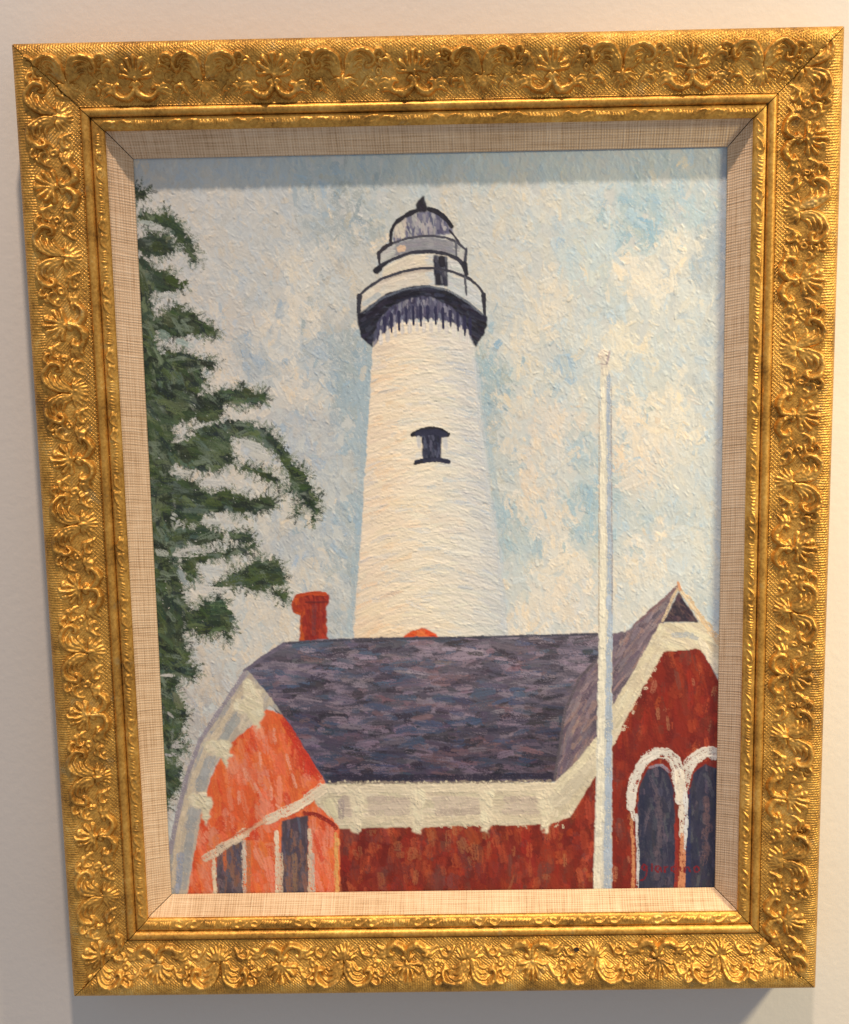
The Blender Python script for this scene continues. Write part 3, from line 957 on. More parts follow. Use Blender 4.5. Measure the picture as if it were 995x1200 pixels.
# lantern wall
lm = poly_mask(zl([(282, 520), (290, 470), (400, 412), (520, 402), (600, 415), (665, 455), (700, 510), (700, 530), (610, 492), (520, 480), (400, 492)]), 0.4)
fill_strokes(lm, 110, lambda x, y: (226, 216, 202) if x < 500 else (205, 208, 212), gal_ang, 13, 5, LANT, 0.35, base=(220, 212, 202), jc=0.05)
line(zl([(272, 545), (330, 516), (420, 492), (520, 483)]), 3, srgb((196, 184, 176)), 0.25, LANT, 0.7)
# door
om = poly_mask(zl([(528, 412), (596, 418), (600, 560), (540, 556)]), 0.5)
fill_strokes(om, 50, [(58, 60, 78), (40, 42, 58), (110, 112, 126), (76, 78, 96)], 1.5, 9, 3, LANT, 0.3, base=(56, 58, 76))
line(zl([(570, 424), (574, 460)]), 5.5, BLK, 0.35, LANT)
line(zl([(552, 500), (556, 550)]), 4, BLK, 0.35, LANT)
# upper deck
um = poly_mask(zl([(265, 412), (330, 362), (430, 332), (520, 322), (620, 345), (690, 388), (686, 440), (600, 402), (520, 390), (420, 395), (330, 430), (270, 442)]), 0.4)
fill_strokes(um, 90, lambda x, y: (204, 204, 204) if x < 462 or x > 534 else (146, 146, 158), gal_ang, 12, 4, LANT, 0.3, base=(160, 160, 168), jc=0.06)
stroke(*zl([(372, 380)])[0], -0.3, 13, 8, srgb((226, 196, 172)), 0.95, 0.4, 0, 0, None, LANT)
# dome
pm = poly_mask(zl([(335, 335), (342, 270), (400, 225), (470, 198), (540, 200), (610, 250), (628, 305), (520, 318), (430, 325), (340, 352)]), 0.4)
fill_strokes(pm, 110, lambda x, y: (214, 206, 196) if x < 476 else ((178, 176, 182), (122, 122, 146), (86, 88, 118))[rng.choice(3, p=[.45, .33, .22])], 1.5, 11, 3.5, LANT, 0.3, base=(120, 120, 146), jc=0.06)
# dark outlines
line(zl([(322, 345), (326, 290), (350, 250), (400, 215), (455, 192)]), (3.2, 4.6), BLK, 0.4, LANT)
line(zl([(505, 185), (550, 200), (590, 232), (622, 275)]), (5.0, 4.4), BLK, 0.4, LANT)
line(zl([(608, 290), (628, 312), (655, 350)]), 2.4, srgb((60, 58, 72)), 0.4, LANT)
line(zl([(335, 352), (400, 330), (460, 320), (520, 317), (590, 325), (640, 345), (690, 385)]), 2.4, srgb((74, 74, 88)), 0.4, LANT)
line(zl([(262, 402), (290, 376), (330, 352)]), 4.3, srgb((58, 54, 64)), 0.35, LANT)
line(zl([(264, 398), (268, 448)]), 3.1, srgb((58, 56, 68)), 0.4, LANT)
line(zl([(690, 382), (684, 450)]), 3.1, srgb((70, 72, 88)), 0.4, LANT)
line(zl([(640, 348), (642, 415)]), 2.4, srgb((96, 98, 112)), 0.4, LANT)
line(zl([(268, 462), (330, 432), (420, 398), (520, 392), (600, 406), (655, 434), (690, 490)]), 3.6, srgb((56, 56, 70)), 0.35, LANT)
line(zl([(245, 492), (275, 470), (310, 445)]), (7.0, 3.0), BLK, 0.4, LANT)
line(zl([(680, 448), (690, 500)]), 5.0, srgb((48, 48, 60)), 0.35, LANT)
line(zl([(165, 612), (210, 570), (280, 525), (380, 490), (470, 474), (530, 474), (620, 490), (700, 522), (750, 562), (780, 610)]), 2.9, srgb((64, 64, 78)), 0.32, LANT)
line(zl([(172, 602), (166, 690)]), (5.0, 4.2), srgb((58, 58, 70)), 0.35, LANT)
line(zl([(774, 602), (780, 700)]), (4.2, 3.6), srgb((50, 50, 62)), 0.35, LANT)
line(zl([(684, 520), (690, 600)]), 2.4, srgb((96, 98, 110)), 0.4, LANT)
line(zl([(190, 690), (280, 620), (390, 575), (500, 560), (600, 580), (700, 640), (770, 700)]), 2.6, srgb((98, 106, 124)), 0.35, LANT, 0.7, 0.3)
fm = poly_mask(zl([(486, 122), (462, 138), (447, 165), (446, 200), (500, 196), (496, 165), (488, 150)]), 0.4)
fill_strokes(fm, 26, [(40, 38, 48), (58, 56, 66), (48, 46, 56)], 1.3, 9, 4, LANT, 0.45, base=(42, 40, 50))

# ---- tree
TREE = region('painted_tree', 'painted dark green conifer along the left edge')
zt = lambda p: Z(p, 150, 200, 3.98)
zu = lambda p: Z(p, 150, 460, 3.98)
zv = lambda p: Z(p, 180, 680, 3.157)
GREENS = [(48, 60, 47), (66, 80, 54), (86, 100, 72), (36, 45, 46), (108, 120, 98), (68, 82, 44), (38, 48, 38), (96, 114, 106), (54, 70, 58)]
HALF = [(150, 156, 150), (128, 140, 128), (172, 176, 172), (116, 128, 110)]
tree_polys = [
    ([(150, 300), (170, 300), (178, 360), (186, 430), (196, 520), (204, 610), (211, 690), (217, 750), (208, 800), (211, 850), (204, 890), (206, 925), (196, 945), (190, 945), (182, 800), (168, 560)], 1.45),
    (zt([(15, 85), (60, 80), (100, 125), (60, 135), (20, 138)]), -0.1), (zt([(30, 205), (120, 198), (210, 225), (150, 240), (180, 170), (205, 210), (250, 260), (290, 320), (340, 450), (300, 430), (250, 370), (225, 320), (150, 260), (40, 225)]), 0.8),
    (zt([(35, 330), (110, 300), (190, 290), (225, 350), (200, 400), (80, 400), (40, 380)]), 0.0), (zt([(40, 440), (130, 455), (280, 525), (270, 550), (150, 575), (50, 580)]), 0.2),
    (zt([(100, 700), (170, 650), (250, 635), (310, 675), (400, 725), (432, 745), (425, 782), (330, 760), (250, 785), (190, 765), (110, 745)]), 0.4), (zt([(180, 830), (300, 865), (440, 898), (430, 922), (320, 915), (250, 930), (170, 900)]), 0.2),
    (zt([(90, 870), (200, 860), (330, 910), (350, 980), (330, 1060), (270, 1080), (200, 1114), (80, 1114)]), 1.5), (zt([(330, 1050), (440, 1020), (560, 1018), (648, 1035), (640, 1080), (500, 1095), (380, 1105)]), 0.0),
    (zt([(40, 390), (95, 440), (110, 560), (100, 640), (130, 740), (140, 840), (200, 870), (180, 1114), (78, 1114), (60, 800)]), 1.4),
    (zu([(85, 0), (310, 10), (320, 120), (200, 160), (110, 150)]), 0.4), (zu([(300, 20), (445, 30), (450, 110), (400, 140), (320, 130)]), 0.6),
    (zu([(220, 230), (330, 180), (430, 140), (520, 125), (640, 165), (705, 230), (790, 350), (862, 430), (885, 530), (855, 545), (770, 470), (745, 350), (650, 240), (550, 205), (480, 205), (500, 330), (400, 372), (330, 362), (200, 335)]), 0.7),
    (zu([(820, 470), (885, 520), (885, 600), (860, 590), (840, 520)]), 1.2), (zu([(760, 500), (800, 540), (810, 580), (770, 550)]), 1.1), (zu([(505, 345), (570, 335), (625, 350), (650, 385), (725, 400), (700, 425), (630, 398), (580, 370)]), 0.3),
    (zu([(95, 430), (200, 390), (330, 430), (370, 470), (480, 450), (545, 490), (690, 490), (680, 552), (500, 565), (370, 545), (330, 615), (250, 605), (180, 560), (100, 600)]), 0.1), (zu([(690, 440), (760, 430), (860, 425), (850, 465), (760, 475)]), 0.0),
    (zu([(120, 640), (330, 625), (460, 655), (445, 695), (250, 725), (130, 720)]), 0.0), (zu([(470, 655), (575, 652), (580, 690), (520, 712), (480, 690)]), 0.2), (zu([(220, 770), (430, 738), (600, 700), (610, 722), (450, 775), (300, 795)]), -0.15),
    (zu([(240, 790), (330, 780), (310, 900), (270, 870)]), 1.2), (zu([(390, 890), (540, 822), (560, 795), (640, 785), (705, 790), (745, 875), (690, 900), (610, 935), (530, 895), (400, 918)]), -0.2), (zu([(660, 900), (740, 940), (752, 1000), (700, 960)]), 0.9),
    (zu([(225, 1050), (330, 1000), (350, 960), (430, 972), (492, 1025), (485, 1112), (380, 1120), (250, 1118)]), 0.1), (zu([(430, 1110), (500, 1140), (480, 1150), (420, 1135)]), 0.3),
    (zu([(85, 140), (210, 150), (230, 330), (110, 420), (95, 300)]), 1.4), (zu([(95, 400), (190, 440), (200, 640), (180, 700), (115, 760), (100, 560)]), 1.4), (zu([(115, 740), (190, 790), (250, 860), (260, 960), (300, 1000), (220, 1080), (210, 1190), (140, 1190), (125, 900)]), 1.4),
    (zv([(12, 60), (95, 70), (110, 180), (100, 230), (140, 280), (110, 310), (40, 300), (15, 200)]), 1.4), (zv([(30, 300), (130, 300), (165, 330), (150, 360), (40, 345)]), 0.1), (zv([(35, 380), (110, 450), (125, 520), (90, 560), (45, 550)]), 1.2), (zv([(40, 600), (135, 605), (120, 635), (48, 655)]), 0.0), (zv([(46, 690), (110, 690), (100, 750), (60, 790)]), 1.0), (zv([(40, 300), (70, 400), (60, 700), (45, 600)]), 1.5)]
for pts, an in tree_polys:
    tmk = (soften(poly_mask(pts, 2.4, 1.3), 6) > 0.36).astype(np.float32)
    near = ((soften(tmk, 8) > 0.03) & (tmk < 0.5)).astype(np.float32)
    fill_strokes(near, int(near.sum() / 70), HALF, an, 14, 5, TREE, 0.3, 0.6, 0.62, 0.1, jc=0.08, streak=0.1)
    area = tmk.sum()
    if area < 5:
        continue
    fill_strokes(tmk, int(area / 34) + 6, GREENS, an, 22, 10, TREE, 0.40, 0.9, 0.22, 0.1, base=(58, 72, 54), jc=0.10, clip_soft=-1, streak=0.15)
    # feathery tips dragged over the edge
    ys, xs = np.where((soften(tmk, 3) > 0.05) & (soften(tmk, 3) < 0.6))
    for i in rng.integers(0, len(ys), int(len(ys) / 45) + 3):
        stroke(PX[ys[i], xs[i]], PY[ys[i], xs[i]], an + 0.6 * rng.standard_normal(), rng.uniform(5, 12), rng.uniform(2.2, 5.0), srgb(GREENS[rng.integers(len(GREENS))]), 0.85, 0.3, 0, rng.uniform(0.45, 0.8), None, TREE, 0.15)
for _ in range(420):
    if _ == 0:
        ys, xs = np.where(LAB[200:] == TREE)
        treeclip = soften((LAB == TREE).astype(np.float32), 1)
    i = rng.integers(len(ys))
    c = ((28, 35, 32), (34, 45, 50), (78, 94, 52), (98, 112, 76), (60, 80, 50), (116, 130, 116), (32, 40, 32), (72, 90, 66))[rng.integers(8)]
    stroke(PX[ys[i] + 200, xs[i]], PY[ys[i] + 200, xs[i]], rng.uniform(-0.4, 1.2), rng.uniform(12, 26), rng.uniform(4, 9), srgb(c), 0.7, 0.4, 0.15, rng.uniform(0.2, 0.55), treeclip, TREE, 0.2)
tsoft = blur((LAB == TREE).astype(np.float32), 5)
ey, ex = np.where((tsoft > 0.12) & (tsoft < 0.75))
gy_, gx_ = np.gradient(blur(tsoft, 4))
for _ in range(2300):
    i = rng.integers(len(ey))
    vx, vy = -gx_[ey[i], ex[i]], -gy_[ey[i], ex[i]]
    an = math.atan2(vy + 0.012, vx + 0.008) + 0.45 * rng.standard_normal()
    q = rng.random()
    c = GREENS[rng.integers(len(GREENS))] if q < 0.5 else (HALF[rng.integers(4)] if q < 0.75 else (204, 203, 202))
    Ls = rng.uniform(6, 15)
    stroke(PX[ey[i], ex[i]] + 0.2 * Ls * math.cos(an), PY[ey[i], ex[i]] + 0.2 * Ls * math.sin(an), an, Ls, rng.uniform(1.8, 4.2), srgb(c), rng.uniform(0.5, 0.9), 0.28, 0.1, rng.uniform(0.25, 0.65), None, TREE if q < 0.75 else SKY, 0.12)
# pale gaps where the sky is dabbed back in
for (px, py, an, L_, W_, c) in ((170, 262, 0.2, 20, 7, (170, 180, 178)), (186, 268, 0.4, 16, 6, (196, 200, 200)), (196, 346, 0.0, 30, 6, (196, 200, 200)), (192, 392, 0.3, 18, 10, (128, 148, 140)), (216, 402, 0.4, 24, 9, (165, 182, 180)), (222, 404, 0.0, 12, 6, (200, 204, 206)),
                                (236, 500, -0.3, 26, 6, (204, 204, 204)), (296, 522, 0.3, 30, 10, (204, 206, 206)), (306, 534, 0.3, 34, 9, (206, 206, 204)), (214, 554, 0.1, 22, 6, (200, 200, 198)), (254, 566, 0.1, 44, 10, (203, 203, 204)), (250, 610, 0.0, 26, 9, (200, 202, 202)), (190, 646, 0.1, 22, 8, (178, 184, 178)), (222, 646, -0.1, 34, 7, (205, 204, 204)),
                                (204, 605, 0.3, 10, 6, (190, 196, 192)), (248, 668, 0.2, 38, 10, (203, 206, 210)), (216, 676, 1.2, 26, 7, (150, 162, 168)), (250, 690, 0.2, 40, 10, (212, 209, 208)), (197, 790, 0.1, 18, 5, (196, 194, 194)), (208, 874, -0.2, 18, 7, (188, 186, 190)), (203, 884, 0.0, 12, 5, (190, 188, 196)), (200, 838, 1.0, 12, 5, (170, 170, 172))):
    for _ in range(3):
        stroke(px + 2 * rng.standard_normal(), py + 1.5 * rng.standard_normal(), an + 0.15 * rng.standard_normal(), L_ * rng.uniform(0.6, 1), W_ * rng.uniform(0.5, 0.9), srgb(c) * rng.uniform(0.92, 1.05), 0.9, 0.4, 0, 0.35, None, SKY, 0.05)

# ---- chimney
CHIM = region('painted_chimney', 'painted red brick chimney on the ridge')
hm = poly_mask(zu([(778, 948), (830, 932), (900, 926), (940, 945), (936, 985), (925, 1002), (930, 1140), (950, 1166), (798, 1168), (805, 1040), (772, 1025), (765, 990)]), 0.4)
fill_strokes(hm, 150, lambda x, y: (206, 92, 40) if x < 356 and rng.random() < 0.7 else ((142, 44, 36) if rng.random() < 0.6 else (172, 62, 42)), 1.5, 10, 4, CHIM, 0.4, base=(160, 54, 38), jc=0.08)
line(zu([(785, 950), (850, 936), (925, 940)]), 4, srgb((190, 74, 38)), 0.5, CHIM)
line(zu([(835, 978), (925, 976)]), 2.2, srgb((110, 40, 38)), 0.4, CHIM, 0.8)
line(zu([(778, 1002), (802, 1020)]), 4, srgb((186, 66, 36)), 0.5, CHIM)
line(zu([(870, 990), (866, 1130)]), 5, srgb((118, 58, 62)), 0.35, CHIM, 0.6, 0.4)

# ---- roofs
ROOF = region('painted_slate_roof', 'painted violet grey slate main roof')
REDT = region('painted_red_ridge', 'small painted orange red roof tip at the foot of the lighthouse')
rm = poly_mask(zw([(300, 1150), (330, 1128), (380, 1112), (410, 1122), (460, 1156), (450, 1175), (300, 1170)]), 0.4)
fill_strokes(rm, 40, [(224, 84, 42), (206, 62, 36), (232, 120, 70)], 0.1, 10, 4, REDT, 0.4, base=(220, 80, 42))
roof_poly = [(289, 784), (310, 768), (332, 753), (380, 749), (460, 747), (560, 746), (640, 744), (704, 742), (704, 768), (678, 794), (662, 832), (656, 880), (651, 916), (500, 918), (383, 918), (360, 882), (332, 838), (300, 800)]
rfm = poly_mask(roof_poly, 0.5)


def roof_col(x, y):
    f = (y - 745) / 172
    base = np.array((104, 98, 116)) * (1 - f) + np.array((68, 62, 82)) * f
    q = rng.random()
    if q < 0.24:
        base = base + np.array((48, 40, 42))
    elif q < 0.38:
        base = base + np.array((-12, 6, 16))
    elif q < 0.60:
        base = base * 0.66
    elif q < 0.66:
        base = base + np.array((34, 16, 8))
    if x > 620 and f > 0.4:
        base = base * 0.86
    return base


fill_strokes(rfm, 1300, roof_col, 0.03, 32, 8.5, ROOF, 0.26, 0.92, 0.15, 0.0, base=(86, 80, 98), jc=0.08, streak=0.10)
fill_strokes(rfm, 700, roof_col, 0.03, 23, 6.0, ROOF, 0.36, 0.85, 0.3, 0.05, jc=0.08, streak=0.12)
line([(332, 754), (420, 749), (560, 747), (702, 743)], 2.6, srgb((70, 70, 86)), 0.25, ROOF, 0.8, 0.2)
line([(287, 786), (312, 768), (334, 754)], 4, srgb((112, 104, 126)), 0.25, ROOF, 0.9)
line([(294, 798), (332, 840), (360, 884), (382, 916)], 4, srgb((78, 74, 100)), 0.25, ROOF, 0.9)
line([(388, 911), (500, 911), (646, 909)], 7, srgb((48, 44, 64)), 0.25, ROOF, 0.75, 0.2)
RIGHTROOF = region('painted_gable_roof', 'painted mauve sloping roof of the right gable')
rrm = poly_mask([(796, 685), (765, 712), (733, 741), (703, 745), (703, 768), (677, 794), (661, 832), (655, 880), (649, 916), (656, 914), (699, 868), (715, 833), (747, 785), (777, 732)], 0.5)
fill_strokes(rrm, 620, [(116, 102, 116), (142, 126, 136), (92, 80, 98), (154, 126, 126), (104, 92, 110), (126, 114, 130)], lambda x, y: -0.95 if y < 860 else -1.2, 20, 5, RIGHTROOF, 0.28, 0.92, 0.15, 0, base=(114, 100, 114), jc=0.06, streak=0.1)
line([(702, 770), (678, 796), (662, 834), (655, 880), (650, 914)], 3, srgb((86, 80, 90)), 0.25, RIGHTROOF, 0.7, 0.3)

# ---- walls
LWALL = region('painted_orange_wall', 'painted sunlit orange brick gable')
RWALL = region('painted_red_wall', 'painted deep red brick wall under the cornice')
GWALL = region('painted_red_gable', 'painted red brick gable on the right')
TRIM = region('painted_white_cornice', 'painted cream cornice with brackets')
LTRIM = region('painted_grey_bargeboard', 'painted grey and cream bargeboard of the left gable')
REDS = [(132, 40, 28), (150, 54, 34), (108, 32, 27), (172, 76, 48), (116, 62, 58), (124, 46, 36), (154, 48, 30)]
wm2 = poly_mask([(396, 962), (640, 962), (668, 952), (700, 900), (700, 1052), (394, 1052)], 0.3)
fill_strokes(wm2, 800, REDS, 1.5, 20, 11, RWALL, 0.28, 0.7, 0.15, 0, base=(128, 40, 30), jc=0.11, weights=[.22, .18, .2, .1, .1, .1, .1], streak=0.12)
fill_strokes(wm2, 110, [(190, 92, 58), (178, 68, 42), (118, 58, 58), (176, 112, 74)], 1.5, 16, 8, RWALL, 0.3, 0.5, 0.45, 0, jc=0.06)
gwm = poly_mask([(777, 758), (820, 757), (850, 812), (850, 1052), (713, 1052), (713, 876), (750, 806)], 0.3)
fill_strokes(gwm, 750, REDS, 1.5, 20, 10, GWALL, 0.28, 0.7, 0.15, 0, base=(126, 38, 28), jc=0.07, weights=[.32, .14, .24, .04, .07, .12, .07], streak=0.12)
fill_strokes(gwm, 90, [(192, 108, 72), (180, 78, 48), (96, 56, 50), (186, 126, 98)], 1.5, 14, 5, GWALL, 0.3, 0.55, 0.55, 0, jc=0.06)
lwm = poly_mask([(311, 830), (331, 838), (380, 914), (384, 936), (398, 962), (398, 1052), (216, 1052), (226, 1000), (238, 940), (252, 900), (275, 862)], 0.4)
fill_strokes(lwm, 720, lambda x, y: ((226, 100, 54), (234, 124, 66), (206, 64, 38), (232, 112, 78), (236, 146, 120))[rng.choice(5, p=[.31, .20, .13, .16, .20])] if not (x > 340 and y < 905 and rng.random() < 0.5) else (204, 58, 38), lambda x, y: 1.45 + 0.2 * (rng.random() - 0.5), 26, 10, LWALL, 0.36, 0.75, 0.2, 0, base=(226, 106, 62), jc=0.06, streak=0.10)
for (px, py) in ((300, 858), (322, 862), (338, 892), (305, 890), (280, 935), (318, 930), (345, 915), (330, 948), (288, 908), (302, 925)):
    stroke(px, py, 1.3 + 0.2 * rng.standard_normal(), 22, 4.5, srgb((236, 164, 142)), 0.8, 0.4, 0, 0.4, None, LWALL)
line([(331, 842), (352, 876), (374, 912)], 7, srgb((198, 56, 40)), 0.3, LWALL, 0.8, 0.2)
# left bargeboard
lbm = poly_mask([(289, 785), (262, 826), (235, 868), (219, 910), (205, 970), (198, 1000), (196, 1052), (219, 1052), (227, 1000), (238, 945), (247, 905), (262, 878), (285, 858), (300, 846), (316, 826), (331, 838), (318, 818)], 0.4)
fill_strokes(lbm, 420, lambda x, y: (206, 192, 176) if rng.random() < 0.42 else ((166, 166, 172) if rng.random() < 0.65 else (184, 172, 160)), lambda x, y: 2.1 if y < 900 else 1.75, 22, 6, LTRIM, 0.3, 0.9, 0.1, 0, base=(184, 176, 170), jc=0.04)
line([(288, 788), (262, 826), (235, 867), (219, 910), (206, 965), (199, 1000)], 5, srgb((150, 142, 158)), 0.3, LTRIM, 0.85, 0.15)
line([(290, 800), (266, 840), (242, 878), (226, 915), (210, 975), (203, 1040)], 6, srgb((208, 192, 172)), 0.35, LTRIM, 0.85, 0.15)
line([(278, 840), (258, 872)], 9, srgb((168, 170, 172)), 0.3, LTRIM, 0.8, 0.1)
line([(246, 890), (234, 925)], 10, srgb((168, 170, 176)), 0.3, LTRIM, 0.8, 0.1)
line([(228, 948), (214, 1040)], 9, srgb((164, 166, 172)), 0.3, LTRIM, 0.8, 0.1)
line([(212, 1000), (208, 1046)], 7, srgb((148, 158, 184)), 0.3, LTRIM, 0.7, 0.2)
for pts in ([(300, 440), (345, 428), (400, 440), (408, 500), (386, 562), (365, 520), (340, 492), (296, 478)], [(330, 382), (345, 362), (392, 410), (402, 442), (338, 442)],
            [(188, 602), (240, 588), (292, 605), (286, 642), (268, 692), (250, 650), (198, 632)], [(128, 797), (180, 783), (214, 800), (212, 852), (195, 904), (180, 852), (138, 827)]):
    bm_ = poly_mask(zv(pts), 1.3, 0.5)
    fill_strokes(bm_, 26, [(228, 214, 194), (214, 204, 180), (230, 222, 202)], lambda x, y: rng.uniform(-0.3, 1.6), 12, 5, LTRIM, 0.6, 0.9, 0.15, 0, base=(220, 210, 186), jc=0.03, clip_soft=2, streak=0.05)
# main cornice
crm = poly_mask([(366, 934), (380, 918), (420, 918), (650, 917), (676, 892), (700, 863), (700, 906), (668, 957), (640, 966), (520, 968), (398, 971), (388, 955), (372, 944)], 0.5)
fill_strokes(crm, 420, [(218, 203, 184), (228, 214, 196), (200, 188, 168), (208, 196, 176)], lambda x, y: 0.0 if x < 650 else -0.85, 22, 6, TRIM, 0.34, 0.92, 0.1, 0, base=(212, 202, 180), jc=0.03, streak=0.05)
for a_, b_ in ((403, 411), (432, 480), (510, 562), (592, 632)):
    for yy in (937, 945, 952):
        line([(a_, yy), (b_, yy + rng.uniform(-1, 1))], 8, srgb((192, 176, 166) if rng.random() < 0.6 else (206, 190, 178)), 0.28, TRIM, 0.85, 0.15, 0.6)
line([(394, 962), (500, 960), (648, 957)], 6, srgb((220, 205, 184)), 0.42, TRIM, 0.9, 0.15, 0.5)
line([(386, 925), (500, 924), (652, 922)], 8, srgb((226, 212, 192)), 0.42, TRIM, 0.9, 0.1, 0.5)
line([(385, 917), (500, 917), (648, 915)], 2.6, srgb((150, 136, 126)), 0.35, TRIM, 0.9, 0.5, 0.6, seg=4)
for xx in np.arange(386, 650, 5.0):
    if rng.random() < 0.7:
        stroke(xx + rng.uniform(-2, 2), 917 + rng.uniform(-2, 1.5), rng.uniform(0, 3), 4, 2.6, srgb((214, 202, 180)), 0.9, 0.5, 0, 0, None, TRIM)
for bx in (418, 490, 570, 640):
    sh = [(bx - 11 + rng.uniform(-2, 2), 926), (bx + 10 + rng.uniform(-2, 2), 925), (bx + 7, 944), (bx + 7 + rng.uniform(-2, 2), 966), (bx + 2, 977 + rng.uniform(-3, 2)), (bx - 7, 974), (bx - 6 + rng.uniform(-2, 2), 950)]
    bm_ = poly_mask(sh, 1.5, 0.6)
    fill_strokes(bm_, 30, [(230, 217, 196), (221, 208, 188), (230, 222, 200)], lambda x, y: rng.uniform(0.2, 1.8), 13, 6, TRIM, 0.65, 0.9, 0.15, 0, base=(226, 213, 192), jc=0.03, clip_soft=2, streak=0.05)
line([(386, 938), (392, 955)], 13, srgb((220, 211, 184)), 0.5, TRIM, 0.9, 0.1, 1)
line([(400, 938), (400, 958)], 7, srgb((166, 152, 152)), 0.3, TRIM, 0.8, 0.1, 0.5)
line([(650, 940), (672, 920), (698, 885)], 16, srgb((204, 194, 178)), 0.45, TRIM, 0.85, 0.15, 1)
line([(652, 925), (676, 900), (700, 868)], 8, srgb((222, 212, 190)), 0.5, TRIM, 0.9, 0.1, 1)
for xx in np.arange(402, 660, 4.0):
    stroke(xx + rng.uniform(-2, 2), 966 + rng.uniform(-4, 3), rng.uniform(0.3, 2.6), rng.uniform(4, 10), rng.uniform(2.5, 5), srgb((212, 200, 178)), 0.85, 0.5, 0, 0.4, None, TRIM)
# right bargeboard
rbm = poly_mask([(773, 731), (822, 729), (832, 742), (850, 760), (850, 800), (836, 782), (828, 768), (819, 760), (778, 763), (752, 808), (734, 842), (716, 878), (700, 900), (700, 864), (714, 833), (742, 788)], 0.5)
fill_strokes(rbm, 300, [(216, 204, 182), (224, 216, 196), (202, 190, 172), (208, 198, 184)], lambda x, y: -1.02 if x < 776 else 0.5, 20, 6, TRIM, 0.4, 0.92, 0.15, 0, base=(214, 203, 184), jc=0.03, streak=0.05)
line([(788, 744), (806, 744), (818, 748)], 6, srgb((178, 182, 190)), 0.3, TRIM, 0.8, 0.2)
line([(820, 748), (832, 770), (842, 788)], 7, srgb((226, 216, 202)), 0.5, TRIM, 0.9, 0.15)
for t_ in np.linspace(0, 1, 22):
    stroke(np.interp(t_, [0, 1], [774, 714]) + rng.uniform(-3, 2.5), np.interp(t_, [0, 1], [768, 880]) + rng.uniform(-4, 4), rng.uniform(-1.2, 0.6), rng.uniform(4, 9), rng.uniform(2.5, 5), srgb((222, 206, 188)), 0.85, 0.5, 0, 0.4, None, TRIM)
tri = poly_mask([(778, 729), (795, 694), (819, 729)], 0.4)
fill_strokes(tri, 60, [(62, 52, 66), (84, 66, 76), (50, 44, 60), (98, 78, 82)], 0.9, 9, 4, RIGHTROOF, 0.3, base=(62, 52, 66))
line([(794, 690), (786, 706), (776, 728)], 3, srgb((208, 186, 160)), 0.45, TRIM, 0.9, 0.2, 0.5)
line([(794, 688), (806, 702), (820, 722), (832, 738), (846, 756)], (5, 7), srgb((214, 188, 158)), 0.4, TRIM, 0.95, 0.15, 0.5)
line([(798, 692), (812, 712), (820, 728)], 2.4, srgb((224, 208, 186)), 0.45, TRIM, 0.9, 0.2, 0.4)
line([(795, 686), (770, 709), (745, 732)], 3, srgb((126, 100, 108)), 0.35, RIGHTROOF, 0.85, 0.2, 0.4)
line([(795, 684), (797, 690)], 3, srgb((200, 150, 120)), 0.4, RIGHTROOF)
# left gable: string course, windows, posts
LWIN = region('painted_gable_windows', 'painted dark windows low in the orange gable')
for (a_, b_, t1, t2) in ((254, 284, 992, 982), (330, 361, 962, 955)):
    mk = poly_mask([(a_, t1), (b_, t2), (b_ + 1, 1052), (a_, 1052)], 0.4)
    fill_strokes(mk, 90, [(104, 90, 102), (84, 74, 90), (122, 102, 108), (138, 98, 84), (92, 90, 112)], 1.55, 20, 5, LWIN, 0.28, 0.9, 0.2, 0, base=(82, 70, 82), jc=0.06)
line([(263, 992), (264, 1020)], 4, srgb((206, 108, 66)), 0.3, LWIN, 0.85, 0.3)
line([(345, 1000), (346, 1044)], 5, srgb((150, 116, 92)), 0.3, LWIN, 0.6, 0.5)
line([(356, 952), (372, 955), (390, 965), (394, 972)], 5, srgb((146, 44, 36)), 0.3, LWALL, 0.9, 0.1)
for xx, t_, c, dr in ((250.5, 1003, (226, 208, 184), 0.2), (286, 984, (208, 196, 186), 0.6), (324.5, 974, (230, 212, 192), 0.2), (329, 1000, (216, 190, 168), 0.5), (363, 972, (220, 198, 178), 0.45), (366, 1000, (206, 190, 180), 0.6), (394, 976, (226, 170, 104), 0.2), (291, 985, (196, 120, 84), 0.3)):
    line([(xx, t_), (xx + 1, 1052)], 4.6, srgb(c), 0.45, LTRIM, 0.9, dr, 0.5)
line([(240, 1006), (262, 992), (290, 975)], (8, 9), srgb((226, 204, 182)), 0.5, LTRIM, 0.9, 0.15, 0.7)
line([(310, 962), (340, 948), (362, 936), (380, 922)], (9, 11), srgb((232, 214, 194)), 0.55, LTRIM, 0.95, 0.1, 0.7)
line([(286, 976), (312, 962)], 5, srgb((214, 168, 140)), 0.4, LTRIM, 0.8, 0.3, 0.5)
line([(262, 985), (300, 966)], 2.4, srgb((200, 92, 58)), 0.3, LWALL, 0.7, 0.3)

